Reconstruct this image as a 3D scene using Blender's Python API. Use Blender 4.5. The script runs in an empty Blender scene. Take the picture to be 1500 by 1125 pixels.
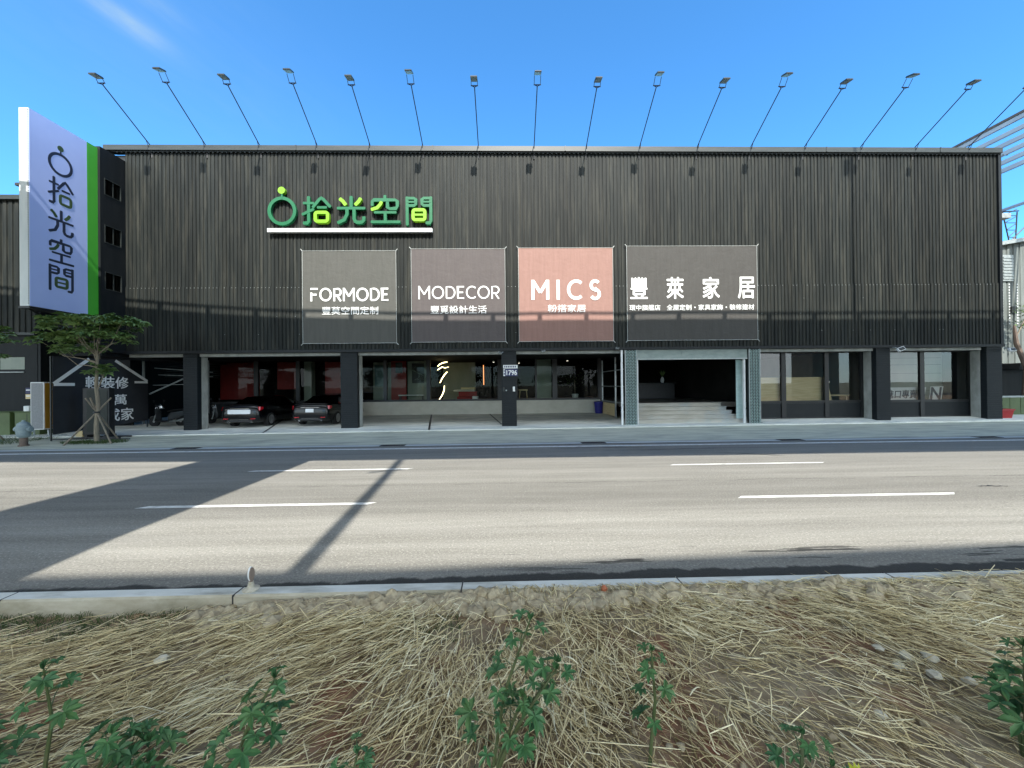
import bpy, bmesh, math, random
import numpy as np
from mathutils import Vector, Matrix
random.seed(7)
rng = np.random.default_rng(11)
S = bpy.context.scene
COL = S.collection
R = math.radians

# ------------------------------------------------------------------ materials
def nd(t, typ, **kw):
    n = t.nodes.new(typ)
    for k, v in kw.items():
        if k in n.inputs: n.inputs[k].default_value = v
        else: setattr(n, k, v)
    return n

def rgba(c): return (c[0], c[1], c[2], 1)

def mat(name, c1, c2=None, scale=(1, 1, 1), ns=4.0, detail=5, rough=.6, metal=0, bump=0, bs=40, bdist=.01, spec=.5, lo=.35, hi=.65, coat=0, c3=None, s3=None):
    m = bpy.data.materials.new(name); m.use_nodes = True
    t = m.node_tree; b = t.nodes['Principled BSDF']
    b.inputs['Base Color'].default_value = rgba(c1)
    b.inputs['Roughness'].default_value = rough
    b.inputs['Metallic'].default_value = metal
    b.inputs['Specular IOR Level'].default_value = spec
    if coat: b.inputs['Coat Weight'].default_value = coat
    tc = t.nodes.new('ShaderNodeTexCoord')
    if c2 is not None:
        mp = t.nodes.new('ShaderNodeMapping'); mp.inputs['Scale'].default_value = scale
        t.links.new(tc.outputs['Object'], mp.inputs[0])
        n = nd(t, 'ShaderNodeTexNoise', Scale=ns, Detail=detail, Roughness=.6)
        t.links.new(mp.outputs[0], n.inputs['Vector'])
        mr = nd(t, 'ShaderNodeMapRange'); mr.inputs[1].default_value = lo; mr.inputs[2].default_value = hi
        t.links.new(n.outputs[0], mr.inputs[0])
        mx = nd(t, 'ShaderNodeMix', data_type='RGBA')
        mx.inputs[6].default_value = rgba(c1); mx.inputs[7].default_value = rgba(c2)
        t.links.new(mr.outputs[0], mx.inputs[0])
        out = mx.outputs[2]
        if c3 is not None:
            mp3 = t.nodes.new('ShaderNodeMapping'); mp3.inputs['Scale'].default_value = s3
            t.links.new(tc.outputs['Object'], mp3.inputs[0])
            n3 = nd(t, 'ShaderNodeTexNoise', Scale=1.0, Detail=6, Roughness=.65)
            t.links.new(mp3.outputs[0], n3.inputs['Vector'])
            r3 = nd(t, 'ShaderNodeMapRange'); r3.inputs[1].default_value = .48; r3.inputs[2].default_value = .72
            t.links.new(n3.outputs[0], r3.inputs[0])
            m3 = nd(t, 'ShaderNodeMix', data_type='RGBA'); m3.inputs[7].default_value = rgba(c3)
            t.links.new(r3.outputs[0], m3.inputs[0]); t.links.new(out, m3.inputs[6]); out = m3.outputs[2]
        t.links.new(out, b.inputs['Base Color'])
    if bump:
        n2 = nd(t, 'ShaderNodeTexNoise', Scale=bs, Detail=6, Roughness=.65)
        t.links.new(tc.outputs['Object'], n2.inputs['Vector'])
        bp = nd(t, 'ShaderNodeBump', Strength=bump, Distance=bdist)
        t.links.new(n2.outputs[0], bp.inputs['Height']); t.links.new(bp.outputs[0], b.inputs['Normal'])
    return m

def emis(name, c, s):
    m = bpy.data.materials.new(name); m.use_nodes = True
    b = m.node_tree.nodes['Principled BSDF']
    b.inputs['Base Color'].default_value = rgba(c); b.inputs['Emission Color'].default_value = rgba(c); b.inputs['Emission Strength'].default_value = s
    return m

def glass(name, tint, ior=1.5, rough=0.0):
    m = bpy.data.materials.new(name); m.use_nodes = True; t = m.node_tree
    t.nodes.remove(t.nodes['Principled BSDF'])
    o = t.nodes['Material Output']
    fr = nd(t, 'ShaderNodeFresnel', IOR=ior); tr = nd(t, 'ShaderNodeBsdfTransparent', Color=rgba(tint)); gl = nd(t, 'ShaderNodeBsdfGlossy', Color=(1, 1, 1, 1), Roughness=rough)
    mx = t.nodes.new('ShaderNodeMixShader')
    t.links.new(fr.outputs[0], mx.inputs[0]); t.links.new(tr.outputs[0], mx.inputs[1]); t.links.new(gl.outputs[0], mx.inputs[2]); t.links.new(mx.outputs[0], o.inputs[0])
    return m

M = {}
M['cladding'] = mat('charcoal_cladding', (.0105, .0132, .0128), (.0205, .0230, .0212), (2.6, .5, .16), 2.2, 6, rough=.6, spec=.2, lo=.3, hi=.7, c3=(.044, .044, .036), s3=(5.0, 1, .35))
M['cladding_dark'] = mat('dark_cladding', (.007, .009, .0105), (.012, .014, .015), (3, 3, .3), 2, rough=.6, spec=.25)
def sheet_variation(m, pitch):
    t = m.node_tree; b = t.nodes['Principled BSDF']; src = b.inputs['Base Color'].links[0].from_socket
    tc = t.nodes.new('ShaderNodeTexCoord'); sp = t.nodes.new('ShaderNodeSeparateXYZ'); t.links.new(tc.outputs['Object'], sp.inputs[0])
    outs = []
    for pt, lo, hi in ((pitch, .84, 1.14), (.165, .86, 1.16)):
        dv = nd(t, 'ShaderNodeMath', operation='DIVIDE'); dv.inputs[1].default_value = pt; t.links.new(sp.outputs[0], dv.inputs[0])
        fl = nd(t, 'ShaderNodeMath', operation='FLOOR'); t.links.new(dv.outputs[0], fl.inputs[0])
        wn = nd(t, 'ShaderNodeTexWhiteNoise', noise_dimensions='1D'); t.links.new(fl.outputs[0], wn.inputs['W'])
        r = nd(t, 'ShaderNodeMapRange'); r.inputs[3].default_value = lo; r.inputs[4].default_value = hi; t.links.new(wn.outputs['Value'], r.inputs[0]); outs.append(r.outputs[0])
    mm = nd(t, 'ShaderNodeMath', operation='MULTIPLY'); t.links.new(outs[0], mm.inputs[0]); t.links.new(outs[1], mm.inputs[1])
    mx = nd(t, 'ShaderNodeVectorMath', operation='SCALE'); t.links.new(src, mx.inputs[0]); t.links.new(mm.outputs[0], mx.inputs['Scale']); t.links.new(mx.outputs[0], b.inputs['Base Color'])
sheet_variation(M['cladding'], .8)
M['cap'] = mat('parapet_metal', (.016, .021, .020), (.030, .035, .033), (.5, 1, 4), 3, rough=.45)
M['trim'] = mat('dark_trim', (.008, .010, .012), (.012, .0145, .016), (1, 1, 1), 3, rough=.5, spec=.3)
M['black'] = mat('black_metal', (.008, .008, .009), (.014, .014, .014), (1, 1, 1), 4, rough=.4)
M['slat'] = mat('column_cladding', (.0065, .0095, .012), (.013, .0165, .019), (.6, .6, 9), 3, rough=.55, spec=.3)
M['concrete'] = mat('pale_concrete', (.30, .31, .28), (.42, .42, .39), (1, 1, .6), 2.5, rough=.85, bump=.3, bs=30, c3=(.22, .23, .20), s3=(2, 2, 1.0))
M['sillwall'] = mat('sill_plaster', (.45, .43, .36), (.52, .50, .43), (.6, 1, 1), 2.5, rough=.8, bump=.15, bs=60)
M['slab'] = mat('slab_concrete', (.66, .66, .58), (.82, .82, .74), (.8, 1.6, 1), 1.4, 8, rough=.8, bump=.3, bs=25, c3=(.38, .42, .41), s3=(.5, 2.2, 1))
M['apron'] = mat('apron_paving', (.47, .475, .37), (.59, .59, .47), (.5, 2.0, 1), 1.6, 8, rough=.9, bump=.4, bs=35, c3=(.30, .30, .25), s3=(.6, 2.5, 1))
M['gutter'] = mat('gutter_concrete', (.46, .49, .47), (.58, .60, .58), (.4, 2, 1), 2, rough=.85, bump=.3)
M['kerb'] = mat('kerb_concrete', (.56, .58, .55), (.68, .69, .65), (.7, 3, 2), 2.2, 7, rough=.85, bump=.4, bs=50, c3=(.30, .30, .26), s3=(1.2, 5, 4))
M['paint'] = mat('white_road_paint', (.70, .70, .66), (.84, .84, .80), (2, 8, 1), 3, rough=.7, c3=(.34, .34, .31), s3=(6, 16, 1))
M['soilgreen'] = mat('grass_blade', (.05, .10, .025), (.10, .15, .04), (3, 3, 3), 3, rough=.7)
M['glass'] = glass('window_glass', (.72, .76, .72), 1.22)
M['glass_dark'] = glass('car_glass', (.10, .11, .11), 1.5)
M['galv'] = mat('galvanised_steel', (.30, .33, .33), (.42, .45, .44), (2, 2, 2), 4, rough=.45, metal=.5)
M['palegreen'] = mat('pale_green_metal', (.42, .56, .54), (.52, .66, .63), (1, 1, 3), 3, rough=.5)
M['gatebox'] = mat('gate_housing_metal', (.20, .25, .235), (.27, .32, .30), (1.2, 1, 3), 2, rough=.55)
M['white'] = mat('white_paint', (.72, .73, .72), (.82, .83, .82), (1, 1, 1), 3, rough=.6)
M['step'] = mat('step_stone', (.40, .37, .31), (.54, .51, .45), (1.0, 1, 6), 1.2, rough=.75, bump=.15, c3=(.38, .42, .43), s3=(.8, .6, 1.0))
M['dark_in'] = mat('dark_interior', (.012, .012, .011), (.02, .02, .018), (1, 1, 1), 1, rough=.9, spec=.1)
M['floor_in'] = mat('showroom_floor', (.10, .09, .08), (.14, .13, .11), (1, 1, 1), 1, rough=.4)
M['red'] = mat('red_panel', (.22, .006, .005), (.27, .009, .007), (1, 1, 1), 2, rough=.6)
M['greywall'] = mat('grey_green_panel', (.24, .28, .235), (.30, .33, .28), (1, 1, .4), 2, rough=.7)
M['wood'] = mat('light_plywood', (.66, .52, .27), (.76, .62, .36), (.6, 1, 9), 3, rough=.6, c3=(.56, .42, .20), s3=(1, 1, 20))
M['neon'] = emis('warm_neon', (1.0, .78, .42), 5)
M['lampwhite'] = emis('lit_lamp_face', (1.0, .93, .8), 4)
M['orangelamp'] = emis('orange_lamp', (1.0, .35, .12), 1.2)
M['carblack'] = mat('black_car_paint', (.003, .003, .004), rough=.22, spec=.3, coat=.35)
M['tyre'] = mat('tyre_rubber', (.012, .012, .012), (.02, .02, .02), (1, 1, 1), 8, rough=.85)
M['rim'] = mat('alloy_rim', (.45, .46, .47), rough=.3, metal=.9)
M['chrome'] = mat('chrome_trim', (.75, .76, .78), rough=.12, metal=1)
M['taillight'] = mat('red_lens', (.55, .01, .02), rough=.15, coat=.8)
M['plate'] = mat('plate_white', (.80, .82, .84), (.86, .87, .88), (1, 1, 1), 4, rough=.4)
M['plastic'] = mat('black_plastic', (.02, .02, .021), (.028, .028, .03), (1, 1, 1), 6, rough=.5)
M['scooterbody'] = mat('dark_scooter_paint', (.05, .055, .06), rough=.25, coat=.6)
M['green_letter'] = mat('green_acrylic', (.008, .118, .046), (.010, .135, .054), (1, 1, 1), 3, rough=.35)
M['lime'] = mat('lime_acrylic', (.18, .40, .015), (.21, .44, .02), (1, 1, 1), 3, rough=.35)
M['letter_side'] = mat('letter_return', (.008, .09, .03), rough=.5)
M['lavender'] = mat('lavender_lightbox_vinyl', (.44, .52, .84), (.48, .56, .88), (1, .6, .6), 1.2, rough=.5)
M['vgreen'] = mat('green_vinyl', (.06, .36, .03), (.07, .39, .035), (1, 1, 1), 1, rough=.5)
M['signedge'] = mat('sign_return_canvas', (.62, .66, .66), (.74, .77, .75), (2, 2, .8), 3, rough=.6, c3=(.5, .56, .57), s3=(3, 3, 1.2))
M['navy'] = mat('dark_navy_vinyl', (.018, .025, .05), rough=.5)
M['olive'] = mat('olive_vinyl', (.05, .085, .03), rough=.5)
M['banner_grey'] = mat('taupe_grey_canvas', (.068, .068, .060), (.080, .079, .070), (4, 1, .4), 2, rough=.75, bump=.5, bs=2.2, bdist=.06)
M['banner_mauve'] = mat('mauve_grey_canvas', (.080, .067, .066), (.092, .078, .075), (4, 1, .4), 2, rough=.75, bump=.5, bs=2.2, bdist=.06)
M['banner_pink'] = mat('salmon_pink_canvas', (.255, .142, .116), (.285, .160, .132), (4, 1, .4), 2, rough=.75, bump=.5, bs=2.2, bdist=.06)
M['banner_dark'] = mat('dark_taupe_canvas', (.049, .046, .042), (.058, .055, .050), (4, 1, .4), 2, rough=.75, bump=.5, bs=2.2, bdist=.06)
M['lettering'] = mat('white_lettering', (.82, .82, .80), rough=.6)
M['numblue'] = mat('number_plate_blue', (.015, .02, .09), rough=.4)
M['board'] = mat('slate_board', (.018, .020, .025), (.026, .028, .033), (1, 1, 1), 1.5, rough=.7, bump=.2, bs=4, bdist=.02)
M['screen'] = mat('dark_green_screen', (.010, .015, .012), (.015, .02, .016), (1, 1, 1), 1, rough=.6)
M['yellow'] = mat('ochre_panel', (.42, .20, .012), (.50, .25, .02), (1, 1, .5), 2, rough=.5)
M['greyfabric'] = mat('grey_textured_panel', (.24, .25, .26), (.33, .34, .35), (8, 8, 8), 4, rough=.8)
M['boxgreen'] = mat('olive_green_enamel', (.075, .11, .035), (.10, .14, .05), (1, 1, 1), 2, rough=.5)
M['hydrant'] = mat('grey_blue_enamel', (.19, .25, .27), (.27, .33, .34), (2, 2, 2), 3, rough=.5)
M['rust'] = mat('brown_pipe', (.12, .09, .075), (.17, .12, .09), (3, 3, 3), 3, rough=.7)
M['bark'] = mat('pale_bark', (.17, .145, .105), (.26, .22, .16), (4, 4, 1.2), 4, rough=.85, bump=.5, bs=20)
M['stake'] = mat('timber_stake', (.16, .135, .10), (.24, .20, .15), (4, 4, 1), 4, rough=.85)
M['leaf'] = mat('tree_leaf', (.06, .125, .035), (.17, .26, .075), (1.6, 1.6, 1.6), 2.2, rough=.5)
M['shrubleaf'] = mat('shrub_leaf', (.034, .108, .040), (.085, .190, .066), (5, 5, 5), 1.6, rough=.5, spec=.35, c3=(.10, .17, .05), s3=(6, 6, 6))
M['youngleaf'] = mat('yellow_leaf', (.42, .44, .04), rough=.5)
M['greenstem'] = mat('green_stem', (.07, .10, .03), (.11, .12, .05), (6, 6, 6), 3, rough=.6)
M['fartree'] = mat('far_foliage', (.025, .05, .018), (.06, .09, .03), (.6, .6, .6), 2, rough=.7)
M['clod'] = mat('dry_soil_clod', (.27, .215, .135), (.47, .40, .27), (6, 6, 6), 3, rough=.95, bump=.5, bs=40)
M['stone'] = mat('pale_stone', (.40, .365, .28), (.56, .52, .42), (8, 8, 8), 3, rough=.9, bump=.3, bs=40)
M['terracotta'] = mat('terracotta_stone', (.42, .13, .06), (.5, .18, .09), (8, 8, 8), 3, rough=.9)
M['redpot'] = mat('red_plastic_pot', (.36, .012, .015), (.42, .02, .02), (1, 1, 1), 3, rough=.45)
M['bluebin'] = mat('blue_plastic', (.010, .012, .20), rough=.4)
M['viaduct'] = mat('viaduct_concrete', (.30, .30, .28), (.40, .40, .37), (.3, .3, .3), 1.5, rough=.85)
M['nbwall'] = mat('pale_grey_sheet', (.13, .15, .145), (.18, .20, .19), (1, 1, .25), 1.6, rough=.6, c3=(.09, .10, .09), s3=(2, 2, .3))
M['purlin'] = mat('galvanised_purlin', (.42, .43, .46), (.54, .55, .57), (.3, .35, 1), 1.6, rough=.5, c3=(.13, .12, .13), s3=(.1, .16, .1))
M['base'] = mat('bare_ground', (.16, .14, .10), (.12, .13, .07), (.05, .05, 1), 2, rough=.95)
M['rail'] = mat('railing_steel', (.25, .26, .26), rough=.5)
M['reflector'] = mat('reflector_brown', (.20, .15, .12), (.26, .20, .16), rough=.45)

# ------------------------------------------------------------------ mesh builder
class MB:
    def __init__(s): s.v = []; s.f = []; s.mi = []
    def add(s, vs, fs, mi=0):
        o = len(s.v); s.v += [tuple(v) for v in vs]; s.f += [tuple(i + o for i in f) for f in fs]; s.mi += [mi] * len(fs); return s
    def box(s, x0, x1, y0, y1, z0, z1, mi=0, T=None):
        vs = [(x, y, z) for z in (z0, z1) for y in (y0, y1) for x in (x0, x1)]
        if T is not None: vs = [tuple(T @ Vector(v)) for v in vs]
        return s.add(vs, [(0, 2, 3, 1), (4, 5, 7, 6), (0, 1, 5, 4), (2, 6, 7, 3), (0, 4, 6, 2), (1, 3, 7, 5)], mi)
    def bbox(s, x0, x1, y0, y1, z0, z1, b=.01, mi=0, T=None):
        # box with chamfered vertical and horizontal edges
        bm = bmesh.new(); bmesh.ops.create_cube(bm, size=1)
        for v in bm.verts: v.co = Vector(((x0 + x1) / 2 + v.co.x * (x1 - x0), (y0 + y1) / 2 + v.co.y * (y1 - y0), (z0 + z1) / 2 + v.co.z * (z1 - z0)))
        bmesh.ops.bevel(bm, geom=bm.edges[:], offset=b, segments=2, affect='EDGES', profile=.5)
        if T is not None: bm.transform(T)
        bm.verts.index_update()
        s.add([v.co[:] for v in bm.verts], [[v.index for v in f.verts] for f in bm.faces], mi); bm.free(); return s
    def quad(s, a, b, c, d, mi=0): return s.add([a, b, c, d], [(0, 1, 2, 3)], mi)
    def tube(s, path, rad, n=8, mi=0, cap=True):
        path = [Vector(p) for p in path]
        if not isinstance(rad, (list, tuple)): rad = [rad] * len(path)
        vs = []; fs = []; up = None
        for i, p in enumerate(path):
            t = (path[min(i + 1, len(path) - 1)] - path[max(i - 1, 0)]).normalized()
            if up is None:
                up = Vector((0, 0, 1)) if abs(t.z) < .9 else Vector((1, 0, 0))
            a = t.cross(up).normalized(); b = a.cross(t).normalized(); up = b
            for k in range(n):
                w = 2 * math.pi * k / n
                vs.append(tuple(p + (a * math.cos(w) + b * math.sin(w)) * rad[i]))
        for i in range(len(path) - 1):
            for k in range(n):
                fs.append((i * n + k, i * n + (k + 1) % n, (i + 1) * n + (k + 1) % n, (i + 1) * n + k))
        if cap:
            fs.append(tuple(range(n - 1, -1, -1))); fs.append(tuple((len(path) - 1) * n + k for k in range(n)))
        return s.add(vs, fs, mi)
    def lathe(s, prof, c=(0, 0, 0), n=20, mi=0, axis='z', sx=1):
        vs = []; fs = []
        for r, h in prof:
            for k in range(n):
                w = 2 * math.pi * k / n; a, b = r * math.cos(w) * sx, r * math.sin(w)
                if axis == 'z': vs.append((c[0] + a, c[1] + b, c[2] + h))
                elif axis == 'x': vs.append((c[0] + h, c[1] + a, c[2] + b))
                else: vs.append((c[0] + a, c[1] + h, c[2] + b))
        for i in range(len(prof) - 1):
            for k in range(n): fs.append((i * n + k, i * n + (k + 1) % n, (i + 1) * n + (k + 1) % n, (i + 1) * n + k))
        fs.append(tuple(range(n))); fs.append(tuple((len(prof) - 1) * n + k for k in range(n)))
        return s.add(vs, fs, mi)
    def loft(s, rings, mi=0, closed=True, caps=True):
        n = len(rings[0]); vs = [v for r in rings for v in r]; fs = []
        for i in range(len(rings) - 1):
            for k in range(n if closed else n - 1):
                fs.append((i * n + k, i * n + (k + 1) % n, (i + 1) * n + (k + 1) % n, (i + 1) * n + k))
        if caps: fs.append(tuple(range(n - 1, -1, -1))); fs.append(tuple((len(rings) - 1) * n + k for k in range(n)))
        return s.add(vs, fs, mi)
    def prism(s, poly, fr, to, mi=0):
        # poly: list of 3D points, extruded by vector to-fr
        d = Vector(to) - Vector(fr); n = len(poly)
        vs = [tuple(Vector(p)) for p in poly] + [tuple(Vector(p) + d) for p in poly]
        return s.add(vs, [tuple(range(n)), tuple(range(2 * n - 1, n - 1, -1))] + [(k, k + n, (k + 1) % n + n, (k + 1) % n) for k in range(n)], mi)
    def build(s, name, m, parent=None, smooth=False, world=True):
        vs = s.v
        if parent is not None and world:
            o = Vector((0, 0, 0)); p = parent
            while p is not None: o += p.location; p = p.parent
            vs = [(v[0] - o.x, v[1] - o.y, v[2] - o.z) for v in vs]
        me = bpy.data.meshes.new(name); me.from_pydata(vs, [], s.f)
        ms = m if isinstance(m, (list, tuple)) else [m]
        for q in ms: me.materials.append(q)
        if len(ms) > 1: me.polygons.foreach_set('material_index', s.mi)
        if len(s.f) > 1:
            bm = bmesh.new(); bm.from_mesh(me); bmesh.ops.recalc_face_normals(bm, faces=bm.faces[:]); bm.to_mesh(me); bm.free()
        if smooth: me.polygons.foreach_set('use_smooth', [True] * len(me.polygons)); me.set_sharp_from_angle(angle=R(38))
        o = bpy.data.objects.new(name, me); COL.objects.link(o)
        if parent is not None: o.parent = parent
        return o

def tag(o, label=None, cat=None, group=None, kind=None):
    if label: o['label'] = label
    if cat: o['category'] = cat
    if group: o['group'] = group
    if kind: o['kind'] = kind
    return o
def thing(name, label, cat, loc=(0, 0, 0), group=None, rz=0):
    o = bpy.data.objects.new(name, None); o.empty_display_size = .2; COL.objects.link(o); o.location = loc; o.rotation_euler = (0, 0, rz)
    return tag(o, label, cat, group)
def copy_tree(o, parent=None):
    c = o.copy(); COL.objects.link(c)
    if parent is not None: c.parent = parent
    for ch in list(o.children): copy_tree(ch, c)
    return c

# ------------------------------------------------------------------ writing
def text_polys(body, bold=0.0):
    c = bpy.data.curves.new('glyphs', 'FONT'); c.body = body; c.resolution_u = 3; c.offset = bold
    o = bpy.data.objects.new('glyphs', c); COL.objects.link(o)
    dg = bpy.context.evaluated_depsgraph_get()
    me = bpy.data.meshes.new_from_object(o.evaluated_get(dg))
    v = [tuple(x.co) for x in me.vertices]; f = [tuple(p.vertices) for p in me.polygons]
    bpy.data.objects.remove(o); bpy.data.curves.remove(c); bpy.data.meshes.remove(me)
    return v, f
def put_text(mb, body, org, ex, ey, en, w, h, depth=.004, bold=0.0, mi=0, off=None):
    """text fitted in a w x h rectangle whose lower left corner is org; en = outward normal"""
    v, f = text_polys(body)
    xs = [p[0] for p in v]; ys = [p[1] for p in v]
    x0, x1, y0, y1 = min(xs), max(xs), min(ys), max(ys)
    ex, ey, en, org = Vector(ex), Vector(ey), Vector(en), Vector(org)
    if off is None and bold > 0: # heavier strokes: shifted copies, each a hair further out
        r = bold * h
        for k, (dx, dy) in enumerate(((-1, 0), (1, 0), (0, -1), (0, 1), (-.7, .7), (.7, -.7))): put_text(mb, body, org + ex * dx * r + ey * dy * r, ex, ey, en, w, h, depth + .0007 * (k + 1), 0, mi, True)
    pts = [org + ex * ((p[0] - x0) / (x1 - x0) * w) + ey * ((p[1] - y0) / (y1 - y0) * h) for p in v]
    n = len(pts)
    edges = {}
    for q in f:
        for i in range(len(q)):
            a, b = q[i], q[(i + 1) % len(q)]
            k = (min(a, b), max(a, b)); edges[k] = edges.get(k, 0) + 1
    vs = [tuple(p + en * depth) for p in pts] + [tuple(p) for p in pts]
    fs = list(f) + [(a, b, b + n, a + n) for (a, b), c in edges.items() if c == 1]
    mb.add(vs, fs, mi)
def stroke(mb, path, w, org, ex, ey, en, depth, lift=0.0, closed=False, mi=0, caps=True, mis=None):
    """a flat ribbon of width w following a 2D path, with thickness depth"""
    P = [Vector((p[0], p[1])) for p in path]
    if caps and not closed: # round ends
        d0 = (P[0] - P[1]).normalized() * w * .25; d1 = (P[-1] - P[-2]).normalized() * w * .25
        W = [w * .62] + [w] * len(P) + [w * .62]
        P = [P[0] - d0 * -1] + P + [P[-1] + d1]
        P[1] = P[1]
    else: W = [w] * len(P)
    n = len(P); L = []; Rr = []
    for i in range(n):
        if closed: a, b = P[i - 1], P[(i + 1) % n]
        else: a, b = P[max(i - 1, 0)], P[min(i + 1, n - 1)]
        t = (b - a).normalized()
        k = 1.0
        if 0 < i < n - 1 or closed:
            t1 = (P[i] - P[i - 1]).normalized(); k = 1 / max(.55, abs(t1.dot(t)))
        nn = Vector((-t.y, t.x)) * (W[i] / 2 * k)
        L.append(P[i] + nn); Rr.append(P[i] - nn)
    ex, ey, en, org = Vector(ex), Vector(ey), Vector(en), Vector(org)
    f3 = lambda q, d: tuple(org + ex * q.x + ey * q.y + en * d)
    rings = [[f3(L[i], depth + lift), f3(Rr[i], depth + lift), f3(Rr[i], 0), f3(L[i], 0)] for i in range(n)]
    if closed: rings.append(rings[0])
    mb.loft(rings, mi=mi, closed=True, caps=not closed)
def arc(cx, cy, rx, ry, a0, a1, n=14): return [(cx + rx * math.cos(R(a0 + (a1 - a0) * i / n)), cy + ry * math.sin(R(a0 + (a1 - a0) * i / n))) for i in range(n + 1)]
def rrect(x0, y0, x1, y1, r):
    p = []
    for cx, cy, a in ((x1 - r, y1 - r, 0), (x0 + r, y1 - r, 90), (x0 + r, y0 + r, 180), (x1 - r, y0 + r, 270)): p += arc(cx, cy, r, r, a, a + 90, 4)
    return p
# geometric capitals in a unit-high box: returns (width, list of strokes)
def cap(ch):
    if ch == 'F': return .62, [[(.07, 0), (.07, .66)], [(.0, .93), (.62, .93)], [(.07, .5), (.52, .5)]]
    if ch == 'O': return 1.0, [('c', arc(.5, .5, .44, .44, 0, 360, 26)[:-1])]
    if ch == 'R': return .66, [[(.07, 0), (.07, .93), (.36, .93)] + arc(.38, .68, .24, .25, 80, -80, 8) + [(.07, .43)], [(.30, .43), (.62, 0)]]
    if ch == 'M': return .98, [[(.07, 0), (.07, 1.0)], [(.07, .97), (.49, .36)], [(.49, .36), (.91, .97)], [(.91, 1.0), (.91, 0)]]
    if ch == 'D': return .80, [[(.07, .07), (.07, .93), (.30, .93)] + arc(.32, .5, .42, .43, 85, -85, 12) + [(.07, .07)]]
    if ch == 'E': return .60, [[(.58, .93), (.07, .93), (.07, .07), (.58, .07)], [(.07, .5), (.50, .5)]]
    if ch == 'C': return .82, [arc(.5, .5, .44, .44, 48, 312, 18)]
    if ch == 'I': return .14, [[(.07, 0), (.07, 1)]]
    if ch == 'S': return .60, [arc(.30, .72, .23, .22, 35, 270, 12) + arc(.30, .27, .24, .23, 90, -150, 12)]
def put_caps(mb, word, x0, x1, z0, z1, y, w, gap=.12, depth=.006):
    H = z1 - z0; gl = [cap(c) for c in word]; tot = sum(g[0] for g in gl) + gap * (len(word) - 1)
    sc = (x1 - x0) / (tot * H); x = x0; k = 0
    for gw, sts in gl:
        tg = mb.pop(0) if isinstance(mb, list) else mb
        for st in sts:
            closed = st[0] == 'c'; pts = st[1] if closed else st
            k += 1
            stroke(tg, [(x + p[0] * H * sc, z0 + p[1] * H) for p in pts], w, (0, y, 0), (1, 0, 0), (0, 0, 1), (0, -1, 0), depth, lift=.0012 * (k % 5), closed=closed, caps=False)
        x += (gw + gap) * H * sc
# the four characters and ring of the shop emblem, drawn as strokes; (part, light?, path, closed)
def emblem():
    g = {}
    g['ring'] = [(0, arc(198, 285, 102, 104, 0, 360, 40)[:-1], True, 26), (1, arc(198, 120, 14, 14, 0, 360, 16)[:-1], True, 29), (0, [(199, 150), (199, 186)], False, 14)]
    g['glyph_pick'] = [(0, [(412, 172), (412, 372), (402, 384), (372, 384)], False, 25), (0, [(372, 222), (452, 222)], False, 20), (0, [(364, 314), (452, 272)], False, 22),
        (0, [(448, 256), (500, 192), (516, 182), (532, 192), (586, 252)], False, 24), (0, [(486, 258), (556, 258)], False, 20), (1, rrect(468, 300, 567, 372, 18), True, 26)]
    g['glyph_light'] = [(0, [(755, 170), (755, 262)], False, 26), (1, [(668, 190), (690, 208), (710, 236)], False, 28), (1, [(832, 188), (818, 210), (792, 236)], False, 28),
        (0, [(646, 264), (864, 264)], False, 22), (0, [(722, 268), (722, 312), (700, 358), (650, 382)], False, 26), (0, [(779, 268), (779, 352), (788, 372), (806, 380), (842, 378), (856, 362), (858, 338)], False, 26)]
    g['glyph_empty'] = [(0, [(1028, 162), (1028, 190)], False, 24), (0, [(925, 240), (925, 208), (938, 196), (1112, 196), (1128, 208), (1128, 246), (1116, 266), (1066, 268), (1048, 256), (1048, 212)], False, 23),
        (1, [(1000, 216), (990, 236), (966, 262), (922, 276)], False, 26), (0, [(944, 298), (1116, 298)], False, 20), (0, [(1030, 300), (1030, 372)], False, 24), (0, [(918, 376), (1148, 376)], False, 22)]
    g['glyph_room'] = [(0, [(1207, 174), (1207, 398)], False, 24), (0, [(1207, 182), (1264, 182), (1278, 192), (1278, 232), (1264, 242), (1207, 242)], False, 22), (0, [(1207, 212), (1272, 212)], False, 15),
        (0, [(1400, 174), (1400, 368), (1390, 384), (1362, 384)], False, 24), (0, [(1400, 182), (1343, 182), (1329, 192), (1329, 232), (1343, 242), (1400, 242)], False, 22), (0, [(1335, 212), (1400, 212)], False, 15),
        (1, rrect(1257, 280, 1352, 360, 16), True, 26), (1, [(1262, 320), (1348, 320)], False, 17)]
    return g

# ================================================================== SETTING
def flat(name, x0, x1, y0, y1, z, m, nx=1, ny=1):
    mb = MB(); xs = np.linspace(x0, x1, nx + 1); ys = np.linspace(y0, y1, ny + 1)
    vs = [(x, y, z) for y in ys for x in xs]
    mb.add(vs, [(j * (nx + 1) + i, j * (nx + 1) + i + 1, (j + 1) * (nx + 1) + i + 1, (j + 1) * (nx + 1) + i) for j in range(ny) for i in range(nx)])
    return mb
g = flat('ground', -900, 900, -900, 900, -.03, None).build('ground', M['base']); tag(g, 'bare ground stretching out around the road and buildings', 'ground', kind='structure')

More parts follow.
